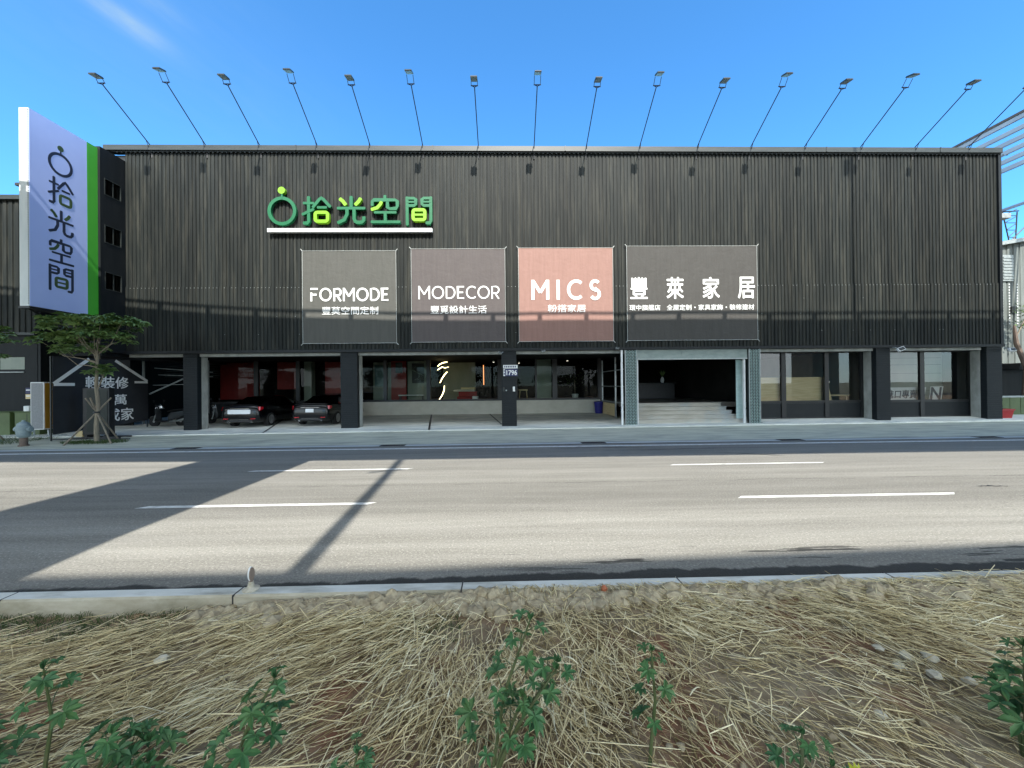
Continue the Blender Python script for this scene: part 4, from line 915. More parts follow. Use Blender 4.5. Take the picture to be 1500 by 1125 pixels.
# ================================================================== CARS
def make_car(label, loc, rz, wide_glare):
    t = thing('parked_car', label, 'car', loc, 'cars parked in the left bay', rz)
    def ring(y, w, zl, zt, k=.78):
        h = zt - zl; half = [(w * .80, zl), (w * .95, zl + .06), (w * .995, zl + .30 * h), (w, zl + .52 * h), (w * .975, zl + .74 * h), (w * .93, zt - .05), (w * k, zt), (w * .4, zt + .018)]
        return [(x, y, z) for x, z in half] + [(-x, y, z) for x, z in half[::-1]]
    st = [(.0, .70, .40, .74), (.02, .80, .33, .86), (.07, .855, .27, .985), (.16, .88, .23, 1.045), (.40, .895, .21, 1.06), (.85, .905, .20, 1.05), (1.4, .91, .19, .99), (2.4, .915, .19, .96), (3.3, .91, .19, .95), (3.75, .90, .20, .92), (4.2, .87, .22, .84), (4.48, .80, .26, .74), (4.62, .66, .34, .62)]
    mb = MB(); mb.loft([ring(*q) for q in st]); body = mb.build('body', M['carblack'], t, True, world=False)
    # cabin
    cab = []
    for y, zr, wt, wb in ((.55, 1.06, .66, .76), (.95, 1.22, .63, .80), (1.35, 1.375, .60, .82), (1.75, 1.44, .585, .83), (2.4, 1.46, .585, .83), (2.8, 1.42, .595, .82), (3.2, 1.20, .64, .80), (3.5, .97, .70, .78)):
        zb = min(1.0, zr - .06); half = [(wb, zb), (wt + (wb - wt) * .35, zb + (zr - zb) * .65), (wt, zr - .05 * min(1, (zr - zb) * 3)), (wt * .82, zr - .008), (wt * .4, zr + .008)]
        cab.append([(x, y, z) for x, z in half] + [(-x, y, z) for x, z in half[::-1]])
    MB().loft(cab).build('cabin', M['carblack'], t, True, world=False)
    mb = MB(); mb.quad((-.60, .62, 1.105), (.60, .62, 1.105), (.53, 1.38, 1.405), (-.53, 1.38, 1.405)); mb.build('rear_window', M['glass_dark'], t, world=False)
    for s in (-1, 1):
        mb = MB(); mb.add([(s * .838, 1.15, 1.02), (s * .835, 1.95, 1.02), (s * .655, 1.95, 1.39), (s * .665, 1.52, 1.37)], [(0, 1, 2, 3)]); mb.add([(s * .838, 2.02, 1.02), (s * .835, 2.85, 1.01), (s * .67, 2.55, 1.39), (s * .655, 2.02, 1.39)], [(0, 1, 2, 3)])
        mb.build('side_window', M['glass_dark'], t, world=False)
        # wheels
        for y in (.92, 3.68):
            wh = MB().lathe([(.18, -.105), (.30, -.105), (.325, -.08), (.33, 0), (.325, .08), (.30, .105), (.18, .105)], (s * .82, y, .33), 28, axis='x').build('wheel', M['tyre'], t, True, world=False)
            mb = MB(); mb.lathe([(.0, s * .10), (.05, s * .115), (.05, s * .11)], (s * .82, y, .33), 14, axis='x'); mb.lathe([(.185, s * .108), (.215, s * .112), (.215, s * .09), (.185, s * .09)], (s * .82, y, .33), 28, axis='x')
            for q in range(10):
                a = 2 * math.pi * q / 10; mb.tube([(s * .925, y + .04 * math.cos(a), .33 + .04 * math.sin(a)), (s * .925, y + .20 * math.cos(a), .33 + .20 * math.sin(a))], .014, 5)
            r_ = mb.build('rim', M['rim'], t, True, world=False); r_.parent = wh
        # tail lights
        mb = MB(); mb.loft([[(s * x, y, z) for x, z in ((x0, z0), (x0, z1))] for x0, y, z0, z1 in ()] or [[(s * .46, .055, .84), (s * .46, .075, .90)], [(s * .60, .035, .80), (s * .60, .085, .93)], [(s * .76, .05, .79), (s * .76, .105, .965)], [(s * .868, .13, .80), (s * .862, .16, .97)], [(s * .898, .33, .86), (s * .89, .33, .95)]], closed=False, caps=False)
        T = [(v[0], v[1] - .012, v[2]) for v in mb.v]; mb.v = [(v[0] + s * .012, v[1] - .014, v[2]) for v in mb.v]
        mb.build('tail_light', M['taillight'], t, True, world=False)
        MB().bbox(s * .62 - .11, s * .62 + .11, -.012, .03, .40, .44, .008).build('reflector', M['taillight'], t, world=False)
        MB().lathe([(.035, -.02), (.04, -.02), (.04, .12), (.035, .12)], (s * .52, .06, .27), 12, axis='y').build('exhaust', M['chrome'], t, True, world=False)
        MB().bbox(s * 1.0 - .09, s * 1.0 + .09, 2.95, 3.07, 1.0, 1.13, .03).build('wing_mirror', M['carblack'], t, world=False)
        MB().bbox(s * .913 - .012, s * .913 + .012, 1.45, 1.62, .86, .89, .006).build('door_handle', M['chrome'], t, world=False)
    MB().bbox(-.44, .44, .012, .05, .875, .905, .01).build('chrome_strip', M['chrome'], t, world=False)
    w, h = (.52, .10) if wide_glare else (.19, .085)
    mb = MB(); mb.loft([[(x, y, .745 + z) for x, z in rrect(-w, -h, w, h, .05 if wide_glare else .012)] for y in (-.022, -.008)]); mb.build('tail_panel', M['plate'], t, world=False)  # wide version paints the sky's reflection on the trunk around the plate
    mb = MB(); mb.bbox(-.58, .58, -.004, .06, .285, .36, .015); mb.build('lower_bumper', M['plastic'], t, world=False)
    MB().bbox(-.42, .42, -.012, .02, .375, .388, .005).build('bumper_trim', M['chrome'], t, world=False)
    # trunk edge highlight lip
    MB().tube([(-.78, .12, 1.03), (-.4, .075, 1.052), (0, .065, 1.057), (.4, .075, 1.052), (.78, .12, 1.03)], .012, 6).build('trunk_lip', M['carblack'], t, True, world=False)
    return t
make_car('black sedan with plate and painted sky reflection on its tail, left of the two cars', (-12.22, 18.05, slab_z(-12, 18.2)), 0, True)
make_car('black sedan with small white number plate, right of the two cars', (-9.15, 18.35, slab_z(-9, 18.5)), R(-1.5), False)

# ================================================================== SCOOTERS
def make_scooter(label, loc, rz):
    t = thing('scooter', label, 'scooter', loc, 'scooters parked under the building', rz)
    for x in (-.62, .60):
        w = MB().lathe([(.15, -.05), (.22, -.055), (.25, -.03), (.255, 0), (.25, .03), (.22, .055), (.15, .05)], (x, 0, .255), 24, axis='y').build('wheel', M['tyre'], t, True, world=False)
        mb = MB(); mb.lathe([(.02, -.06), (.05, -.06), (.05, .06), (.02, .06)], (x, 0, .255), 12, axis='y')
        for q in range(6): a = q * math.pi / 3; mb.tube([(x, 0, .255), (x + .16 * math.cos(a), 0, .255 + .16 * math.sin(a))], .014, 5)
        r_ = mb.build('rim', M['rim'], t, True, world=False); r_.parent = w
    def sec(x, z0, z1, w): return [(x, a, b) for a, b in ((w * .6, z0), (w, z0 + (z1 - z0) * .35), (w * .9, z1 - .03), (w * .4, z1), (-w * .4, z1), (-w * .9, z1 - .03), (-w, z0 + (z1 - z0) * .35), (-w * .6, z0))]
    MB().loft([sec(.05, .30, .56, .13), sec(.2, .32, .72, .17), (sec(.5, .42, .76, .18)), sec(.8, .56, .80, .13), sec(.98, .66, .78, .06)]).build('rear_body', M['scooterbody'], t, True, world=False)
    MB().loft([sec(-.5, .24, .32, .12), sec(-.2, .22, .30, .16), sec(.1, .24, .34, .15)]).build('floorboard', M['plastic'], t, True, world=False)
    MB().loft([[(x, y, z) for x, y, z in ((-.42, -w, z), (-.50 - k, 0, z), (-.42, w, z), (-.36, 0, z))] if False else [(-.40 - k, -w, z), (-.48 - k, 0, z), (-.40 - k, w, z), (-.36 - k, 0, z)] for z, w, k in ((.30, .12, 0), (.5, .20, .03), (.8, .19, .08), (.98, .09, .06))]).build('front_shield', M['scooterbody'], t, True, world=False)
    MB().loft([sec(.02, .72, .78, .12), sec(.3, .76, .85, .15), sec(.7, .80, .88, .14), sec(.88, .82, .86, .07)]).build('seat', M['plastic'], t, True, world=False)
    MB().tube([(-.62, -.07, .255), (-.56, -.07, .5), (-.44, 0, .95)], .022, 6).build('fork', M['galv'], t, world=False)
    MB().loft([[(-.62 + .29 * math.cos(a), w, .255 + .29 * math.sin(a)) for w in (-.07, .07)] for a in [R(30 + 15 * q) for q in range(9)]], closed=False, caps=False).build('mudguard', M['scooterbody'], t, True, world=False)
    mb = MB(); mb.tube([(-.34, -.34, 1.05), (-.40, -.15, 1.04), (-.42, 0, 1.02), (-.40, .15, 1.04), (-.34, .34, 1.05)], .018, 6); mb.build('handlebar', M['plastic'], t, True, world=False)
    for s in (-1, 1):
        mb = MB(); mb.tube([(-.38, s * .2, 1.05), (-.42, s * .30, 1.22)], .008, 5); mb.lathe([(0, -.012), (.06, -.01), (.06, .01), (0, .012)], (-.42, s * .31, 1.26), 14, axis='x'); mb.build('mirror', M['plastic'], t, True, world=False)
    MB().lathe([(0, -.06), (.06, -.05), (.09, .02), (.08, .08)], (-.52, 0, .92), 16, axis='x').build('headlight', M['chrome'], t, True, world=False)
    MB().bbox(.92, .98, -.06, .06, .60, .68, .01).build('tail_light', M['taillight'], t, world=False)
    MB().tube([(.15, -.14, .27), (.55, -.15, .30), (.85, -.15, .38)], [.03, .05, .055], 8).build('exhaust', M['galv'], t, True, world=False)
    return t
make_scooter('dark grey scooter parked beside the dark billboard left of the first column', (-16.5, 19.3, .15), R(4))
make_scooter('dark scooter standing behind the first column beside the parked cars', (-14.75, 20.6, .2), R(70))
tag(MB().lathe([(.0, .14), (.08, .125), (.125, .06), (.14, -.02), (.13, -.09), (.0, -.09)], (-16.84, 19.3, 1.12), 18).build('helmet', M['chrome'], smooth=True), 'shiny grey helmet resting on the handlebar of the left scooter', 'helmet')

# ================================================================== CLUTTER AT THE LEFT END
t = thing('storage_rack', 'pale steel post rack with diagonal braces in the dark left passage', 'rack', (-17.5, 21, .15))
for x in (-18.45, -15.2): MB().box(x - .04, x + .04, 20.1, 20.18, .15, 3.44).build('post', M['galv'], t)
mb = MB(); mb.tube([(-18.3, 20.3, 1.75), (-15.6, 20.3, 2.95)], .04, 6); mb.tube([(-18.3, 20.6, 3.1), (-15.3, 20.6, 2.85)], .025, 6); mb.tube([(-18.2, 20.7, 2.75), (-15.3, 20.6, 2.62)], .025, 6); mb.tube([(-18.3, 20.5, 2.2), (-15.4, 20.5, 2.25)], .02, 6); mb.build('brace', M['galv'], t)
mb = MB(); mb.box(-16.05, -15.55, 20.2, 20.24, 2.55, 3.3); mb.build('hung_frame', M['cap'], t); MB().box(-16.0, -15.6, 20.19, 20.198, 2.62, 3.23).build('frame_panel', M['black'], t)
for k in range(7): 
    MB().tube([(-18.2 + .2 * random.random(), 21.0, 3.2 - .09 * k), (-15.4 - .3 * random.random(), 21.1 + .05 * k, 3.3 - .12 * k)], .018, 5).build('stacked_pipe', M['cap'], t)
# billboard with house outline, standing across the pavement
t = thing('house_outline_billboard', 'slate grey billboard with white house outline and Chinese lettering', 'billboard', (-17.2, 17, 0))
XB = -17.18
MB().prism([(XB - .03, 15.06, .30), (XB - .03, 18.98, .50), (XB - .03, 18.98, 2.42), (XB - .03, 17.45, 3.30), (XB - .03, 15.06, 3.30)], (0, 0, 0), (.028, 0, 0)).build('board', M['board'], t)
mb = MB()
def bl(pts, w): stroke(mb, pts, w, (XB, 0, 0), (0, 1, 0), (0, 0, 1), (1, 0, 0), .006, lift=.001 * random.random(), caps=False)
bl([(15.08, 2.24), (16.35, 3.28)], .13); bl([(15.08, 2.22), (15.80, 2.22)], .12); bl([(17.42, 3.28), (18.94, 2.38)], .12); bl([(18.30, 2.33), (18.96, 2.33)], .10)
mb.build('house_outline', M['lettering'], t)
mb = MB(); fw = lambda s, y0, z0, w, h: put_text(mb, s, (XB, y0, z0), (0, 1, 0), (0, 0, 1), (1, 0, 0), w, h, .005, .012)
fw('輕裝修', 16.20, 2.04, 1.80, .52); fw('8萬', 17.0, 1.32, .92, .46); fw('成家', 17.0, .60, 1.24, .56)
mb.build('lettering', M['lettering'], t)
for y, h in ((15.03, 3.3), (18.98, 2.4)):
    MB().box(XB - .07, XB - .032, y - .02, y + .02, .0, h).build('post', M['cap'], t)
mb = MB(); mb.box(XB - .06, XB - .034, 15.06, 18.95, .62, .68); mb.box(XB - .06, XB - .034, 15.06, 18.95, 2.0, 2.06); mb.build('rear_rail', M['galv'], t)
# dark upright screen
t = thing('standing_screen', 'tall dark green black upright screen standing before the billboard', 'screen', (-15.9, 15.6, 0))
MB().bbox(-16.62, -15.60, 15.55, 15.80, .22, 2.07, .02).build('casing', M['black'], t); MB().bbox(-16.44, -15.65, 15.535, 15.549, .34, 2.00, .004).build('screen_face', M['screen'], t)
mb = MB(); mb.bbox(-17.0, -15.1, 15.4, 15.52, .04, .14, .02); mb.bbox(-17.0, -15.1, 15.85, 15.97, .04, .14, .02); mb.box(-16.5, -16.4, 15.50, 15.9, .12, .22); mb.box(-15.75, -15.65, 15.50, 15.9, .12, .22); mb.build('foot', M['plastic'], t)
for k, (x, y, lab) in enumerate(((-16.95, 15.25, 'dark pipe lying on the ground before the dark screen'), (-15.2, 15.1, 'thin dark pipe lying right of the dark screen'))):
    tag(MB().tube([(x - .5, y, .06), (x + .7, y + .12, .06)], .05, 8).build('loose_pipe', M['plastic']), lab, 'pipe')
t = thing('carton', 'pale brown carton on the ground between billboard and screen', 'carton', (-16.7, 15.75, 0)); MB().bbox(-16.95, -16.68, 15.6, 15.9, .14, .36, .01).build('box', M['wood'], t); MB().box(-16.955, -16.675, 15.72, 15.76, .14, .365).build('tape', M['cap'], t)
# grey and ochre standing sign
t = thing('lightbox_sign', 'standing sign with grey front and ochre yellow side', 'sign', (-19.2, 16.6, 0))
T = Matrix.Translation((-19.42, 16.75, 0)) @ Matrix.Rotation(R(8), 4, 'Z')
MB().bbox(-.24, .24, -.34, .34, .36, 2.34, .015, T=T).build('case', M['white'], t); MB().box(-.20, .20, -.352, -.342, .40, 2.30, T=T).build('grey_panel', M['greyfabric'], t); MB().box(.242, .252, -.31, .31, .40, 2.30, T=T).build('ochre_panel', M['yellow'], t)
mb = MB()
for x in (-.25, .25):
    for y in (-.18, .18): mb.box(x - .02, x + .02, y - .02, y + .02, .02, .36, T=T)
for y in (-.4, .4): mb.box(-.5, .5, y - .02, y + .02, .02, .06, T=T); mb.tube([T @ Vector((.25, y * .45, .34)), T @ Vector((.48, y, .05))], .018, 5); mb.tube([T @ Vector((-.25, y * .45, .34)), T @ Vector((-.48, y, .05))], .018, 5)
mb.build('stand', M['galv'], t)
# green cabinets
for k, (x0, x1, y0, y1, lab) in enumerate(((-20.65, -19.62, 16.7, 17.25, 'olive green metal cabinet beside the ochre sign'), (-22.3, -20.85, 16.7, 17.3, 'olive green metal cabinet at the left edge of the picture'))):
    t = thing('utility_cabinet', lab, 'cabinet', ((x0 + x1) / 2, 17, 0), 'olive green cabinets'); MB().bbox(x0, x1, y0, y1, .06, 1.07, .02).build('body', M['boxgreen'], t); MB().bbox(x0 - .02, x1 + .02, y0 - .03, y1, 1.075, 1.11, .01).build('lid', M['boxgreen'], t)
    MB().box((x0 + x1) / 2 - .01, (x0 + x1) / 2 + .01, y0 - .006, y0 - .001, .12, 1.02).build('door_gap', M['black'], t); MB().bbox(x0 + .36, x0 + .42, y0 - .02, y0 - .001, .55, .68, .005).build('handle', M['plastic'], t)
tag(MB().bbox(-20.35, -20.12, 16.75, 16.95, 1.112, 1.34, .02).build('white_jug', M['white']), 'small white jug on top of the olive green cabinet', 'jug')
# hydrant
t = thing('fire_hydrant', 'grey blue street hydrant with bulky head on a brown pipe', 'hydrant', (-17.0, 14.0, .0)); c = (-17.0, 14.0, .03)
MB().lathe([(.14, 0), (.14, .04), (.105, .05), (.10, .34)], c, 18).build('standpipe', M['rust'], t, True)
MB().lathe([(.10, .30), (.15, .34), (.175, .40), (.18, .62), (.20, .63), (.20, .70), (.17, .71), (.155, .80), (.08, .86), (.05, .87), (.04, .92), (.0, .92)], c, 22).build('head', M['hydrant'], t, True)
mb = MB(); mb.lathe([(.07, .15), (.075, .22), (.085, .22), (.085, .27), (.04, .28)], (c[0], c[1], c[2] + .60), 14, axis='x'); mb.lathe([(.07, -.15), (.075, -.22), (.085, -.22), (.085, -.27), (.04, -.28)], (c[0], c[1], c[2] + .60), 14, axis='x'); mb.build('outlet', M['hydrant'], t, True)

# neighbouring building, left
t = thing('neighbour_building', 'dark corrugated neighbouring building at the left edge with low dark shop front', 'building', (-30, 18, 0))
mb = MB(); corrugated(mb, -45, -20.75, 4.57, 10.55, 17.515, .26, .04); mb.build('cladding', M['cladding'], t)
mb = MB(); mb.box(-45, -20.7, 17.40, 17.7, 10.45, 10.64); mb.box(-45, -20.7, 17.44, 17.6, 4.45, 4.565); mb.build('cap', M['cap'], t)
mb = MB(); mb.box(-45, -20.75, 17.7, 30, 10.3, 10.44); mb.box(-20.75, -20.64, 17.62, 30, 0, 10.3); mb.box(-45, -20.7, 29.9, 30, 0, 10.3); mb.box(-45, -20.76, 17.75, 30, 4.2, 4.44); mb.build('shell', M['cladding_dark'], t)
mb = MB(); mb.box(-45, -22.9, 17.9, 18.0, 0, 4.4); mb.box(-22.4, -20.78, 17.62, 17.7, 0, 2.93); mb.box(-22.4, -20.78, 17.62, 17.7, 3.5, 4.44); mb.box(-21.33, -20.78, 17.62, 17.7, 2.931, 3.499); mb.build('front_wall', M['cladding_dark'], t)
MB().box(-22.4, -21.335, 17.63, 17.66, 2.94, 3.49).build('lit_window', M['greywall'], t)
MB().box(-22.4, -21.335, 17.58, 17.615, 2.80, 2.84).build('sill', M['galv'], t)
for k, (z0, z1, m, lab) in enumerate(((1.86, 2.12, 'numblue', 'small blue plaque on the dark wall of the left neighbour'), (1.62, 1.83, 'wood', 'small beige plaque below the blue one on the left neighbour'))):
    mb = MB(); mb.bbox(-21.28, -21.02 - .04 * k, 17.60, 17.618, z0, z1, .004); mb.box(-21.25, -21.08, 17.594, 17.599, (z0 + z1) / 2, (z0 + z1) / 2 + .05, 1); tag(mb.build('wall_plaque', [M[m], M['white']]), lab, 'plaque')
t = thing('roof_camera', 'small camera bracket on the roof edge behind the projecting sign', 'camera', (-20.9, 17.4, 10.65)); MB().tube([(-20.9, 17.42, 10.65), (-20.9, 17.3, 10.95)], .03, 6).build('bracket', M['plastic'], t); MB().bbox(-21.15, -20.8, 17.15, 17.3, 10.92, 11.05, .02).build('housing', M['plastic'], t)

# neighbouring building, right
t = thing('sheet_metal_shed', 'pale grey sheet metal shed beyond the right end of the shop', 'shed', (30, 20, 0))
mb = MB(); pts = []; x = 24.6
while x < 44: pts += [(x, 20.0), (x + .25, 20.0), (x + .28, 20.04), (x + .33, 20.04)]; x += .36
n = len(pts); zt = lambda x: 9.20 + (x - 26.7) * .17
mb.add([(p[0], p[1], 2.9) for p in pts] + [(p[0], p[1], zt(p[0])) for p in pts], [(i, i + 1, n + i + 1, n + i) for i in range(n - 1)]); mb.build('sheet_wall', M['nbwall'], t)
mb = MB(); mb.prism([(24.4, 19.75, zt(24.4)), (44, 19.75, zt(44)), (44, 19.75, zt(44) + .2), (24.4, 19.75, zt(24.4) + .2)], (0, 0, 0), (0, .3, 0)); mb.build('roof_fascia', M['galv'], t)
mb = MB(); mb.box(24.6, 44, 20.06, 36, 0, 2.6); mb.box(24.6, 44, 20.2, 36, 2.6, 9.0); mb.build('core', M['cladding_dark'], t)
mb = MB(); mb.box(26.75, 27.35, 19.93, 19.99, 7.3, 8.7)
for k in range(8): mb.box(26.78, 27.32, 19.90, 19.929, 7.4 + .16 * k, 7.48 + .16 * k)
mb.build('louvre', M['galv'], t)
mb = MB()
for x in (26.82, 27.18, 27.62):
    z = 5.0
    while z < 7.2: mb.box(x - .025, x + .025, 19.985, 19.999, z, z + .07); z += .15
mb.build('painted_daylight_dots', M['plate'], t)  # solid white squares standing in for daylight leaking through the sheet
MB().tube([(28.3, 19.8, 0), (28.3, 19.8, 9.4)], .06, 8).build('downpipe', M['galv'], t); MB().bbox(27.2, 27.5, 19.9, 19.99, 5.6, 5.95, .02).build('meter_box', M['cap'], t)
mb = MB(); mb.bbox(26.6, 28.4, 19.2, 19.9, 2.55, 2.88, .03); mb.build('lean_to_roof', M['plastic'], t)
t = thing('metal_planter', 'grey green metal planter panel right of the red pot', 'planter', (26, 18.6, 0)); mb = MB()
for k in range(6): mb.box(24.7 + k * .55, 25.22 + k * .55, 18.6, 18.66, .25, 1.2)
mb.build('panel', M['boxgreen'], t); mb = MB(); mb.box(24.6, 28.1, 18.56, 18.59, .2, .28); mb.box(24.6, 28.1, 18.56, 18.59, 1.14, 1.22); mb.build('rail', M['galv'], t)
t = thing('leaning_trunk', 'bare leaning trunk with few leaves against the pale shed', 'tree', (26.6, 19.0, .1))
MB().tube([(26.8, 19.0, .1), (26.6, 19.0, 1.3), (26.75, 19.05, 2.6), (26.3, 19.1, 3.9), (26.2, 19.1, 4.8)], [.14, .12, .11, .10, .05], 8).build('trunk', M['rust'], t, True)
mb = MB()
for (cx, cz) in ((26.75, 5.6), (27.0, 5.2), (26.9, 4.9), (27.1, 5.9)):
    for i in range(60):
        c = Vector((cx + random.gauss(0, .2), 19.1 + random.gauss(0, .2), cz + random.gauss(0, .12))); d = Vector((random.uniform(-1, 1), random.uniform(-1, .3), random.uniform(-.8, .2))).normalized() * .16; s_ = d.cross(Vector((0, 0, 1))).normalized() * .045; mb.add([c, c + d * .5 + s_, c + d, c + d * .5 - s_], [(0, 1, 2, 3)])
mb.build('crown', M['leaf'], t); MB().tube([(26.3, 19.1, 4.2), (26.9, 19.1, 5.4)], .03, 5).build('branch', M['bark'], t)
# open steel frame beyond the right end
t = thing('open_steel_frame', 'open frame of parallel steel rails rising beyond the right end of the roof', 'steel frame', (28, 20, 0))
for z in (16.2, 15.62, 15.10, 14.62, 14.15, 13.70): MB().box(27.94, 28.05, 12.0, 42, z - .13, z + .10).build('rail', M['purlin'], t)
MB().box(27.90, 28.09, 12.0, 42, 16.31, 16.44).build('top_rail', M['rust'], t)
MB().box(27.96, 28.04, 12.0, 42, 11.42, 11.56).build('rail', M['purlin'], t)
for y in (30.0, 41.9): MB().box(28.06, 28.16, y, y + .1, .0, 16.3).build('post', M['galv'], t)
t = thing('lattice_aerial', 'small lattice aerial mast on the roof of the pale shed', 'aerial', (27.6, 20.6, 9.3))
mb = MB()
for s in (-1, 1): mb.tube([(28.25 + s * .12, 20.6, 9.25), (28.1 + s * .42, 20.6, 11.3)], .03, 5)
for q in range(5): z = 9.5 + .4 * q; w = .16 + .06 * q; cx = 28.23 - .03 * q; mb.tube([(cx - w, 20.6, z), (cx + w, 20.6, z + .36)], .02, 5); mb.tube([(cx + w, 20.6, z), (cx - w, 20.6, z)], .02, 5)
mb.tube([(27.7, 20.6, 9.3), (29.3, 20.6, 10.8)], .03, 5); mb.build('mast', M['plastic'], t); MB().tube([(27.65, 20.6, 11.3), (28.6, 20.6, 11.36)], .035, 5).build('crossbar', M['plastic'], t)
t = thing('gutter_box', 'small rusty rainwater box at the right edge of the facade', 'rainwater box', (23.6, 17.6, 10.6)); MB().bbox(23.43, 23.95, 17.5, 17.8, 9.62, 9.86, .02).build('box', M['galv'], t); MB().tube([(23.55, 17.62, 9.62), (23.55, 17.62, 3.7)], .05, 8).build('pipe', M['cladding_dark'], t)

# ================================================================== STREET TREES
def leafq(mb, c, d, n, L, w, fold=.25):
    d = d.normalized(); s = d.cross(n)
    if s.length < 1e-3: s = Vector((1, 0, 0))
    s = s.normalized(); up = s.cross(d).normalized()
    p0 = c; p1 = c + d * L * .55 - up * L * .03; p2 = c + d * L - up * L * .16; e = up * w * fold
    a, b = c + d * L * .30 + s * w * .42 + e, c + d * L * .68 + s * w * .5 + e; a2, b2 = c + d * L * .30 - s * w * .42 + e, c + d * L * .68 - s * w * .5 + e
    mb.add([p0, a, b, p2, p1, a2, b2], [(0, 1, 4), (1, 2, 4), (2, 3, 4), (0, 4, 5), (5, 4, 6), (6, 4, 3)])
def whorl(mb, c, axis, k, L, w, rd, droop=.15):
    axis = axis.normalized(); a = axis.orthogonal().normalized(); b = axis.cross(a); o = rd.uniform(0, 6.28)
    for i in range(k):
        t_ = o + 2 * math.pi * i / k + rd.uniform(-.2, .2); d = a * math.cos(t_) + b * math.sin(t_) + axis * rd.uniform(-.05 - droop, .25)
        leafq(mb, c, d, axis, L * rd.uniform(.75, 1.15), w * rd.uniform(.8, 1.2))
def street_tree(label, x, y, seed, layers, forks, stakes=True, L=.25, w=.10, n_mul=1.0):
    rd = random.Random(seed); t = thing('street_tree', label, 'tree', (x, y, .04), 'young street trees by the far gutter')
    base = Vector((x, y, .02)); mb = MB()
    trunk = [base, base + Vector((-.02, 0, .7)), base + Vector((.03, .02, 1.5)), base + Vector((-.02, 0, 2.1)), base + Vector((.03, 0, 2.9)), base + Vector((.0, .05, 3.5))]
    mb.tube(trunk, [.085, .07, .06, .055, .045, .03], 9); mb.build('trunk', M['bark'], t, True)
    br = MB(); cr = MB()
    for (cx, cy, cz, rx, ry, rz_, n) in layers:
        for i in range(int(n * n_mul)):
            a = rd.uniform(0, 6.28); q = math.sqrt(rd.random()); px, py = (cx + math.cos(a) * rx * q) * .86, cy + math.sin(a) * ry * q
            pz = cz + rz_ * (1 - q * q) * .6 + rd.uniform(-.5, .5) * rz_
            c = Vector((x + px, y + py, pz)); whorl(cr, c, Vector((rd.uniform(-.35, .35) + px * .12, rd.uniform(-.35, .35), 1)), rd.choice((6, 7, 8)), L, w, rd)
            if rd.random() < .07:
                s_ = trunk[3 if pz < 3.6 else 4].lerp(trunk[5], rd.random()); m_ = s_.lerp(c, .5) + Vector((rd.uniform(-.1, .1), 0, -.22)); br.tube([s_, s_.lerp(m_, .5) + Vector((0, 0, .03)), m_, c], [.022, .018, .013, .006], 5, cap=False)
    for f in forks: br.tube([Vector(p) + base for p in f], [.03, .02, .012][:len(f)], 6)
    br.build('branches', M['bark'], t, True); cr.build('crown', M['leaf'], t)
    if stakes:
        top = base + Vector((0, 0, 1.15))
        for dx, dy in ((-.62, -.55), (.78, -.25), (.1, .75)):
            f = base + Vector((dx, dy, -.02)); d = (top - f); e = f + d * 1.45
            MB().tube([f, e], .028, 7).build('stake', M['stake'], t)
        MB().lathe([(.09, -.03), (.10, 0), (.09, .03)], tuple(top), 10).build('strap', M['plastic'], t)
    return t
street_tree('young staked street tree with flat layered crown before the billboard', -14.98, 14.5, 5,
    [(-.65, 0, 4.30, 1.15, 1.0, .42, 90), (.70, .1, 4.40, .95, .8, .34, 60), (-1.35, 0, 3.80, .95, .7, .34, 60), (.15, 0, 3.90, 1.15, .8, .34, 62), (-.7, .1, 3.48, .9, .6, .25, 40), (.1, 0, 2.66, .46, .35, .24, 16)], [[(0, 0, 1.9), (.12, 0, 2.2), (.28, 0, 2.55)]])
street_tree('young street tree cut by the left edge of the picture', -19.4, 14.6, 9,
    [(-.6, 0, 4.2, 1.3, 1.0, .4, 34), (.35, 0, 3.85, .85, .7, .4, 26), (.5, 0, 3.25, .5, .4, .3, 10)], [[(0, 0, 1.8), (.3, 0, 2.5), (.6, 0, 3.3)]], n_mul=.9, L=.26, w=.11)
pit = blades(1500, -16.3, -13.9, 14.05, 15.0, .16, lambda x, y: np.full_like(x, .03)); keep = ((pit[0][:, 0, 0] + 15.1) / 1.15) ** 2 + ((pit[0][:, 0, 1] - 14.55) / .42) ** 2 < 1
pit2 = blades(3200, -26, -17.9, 14.3, 16.6, .18, lambda x, y: np.full_like(x, .03))
o = strips('pit_grass', M['grassblade'], np.concatenate([pit[0][keep], pit2[0]]), np.concatenate([pit[1][keep], pit2[1]]) * 2.2, np.concatenate([pit[2][keep], pit2[2]])); tag(o, 'low green grass at the foot of the street trees', 'grass', kind='stuff')

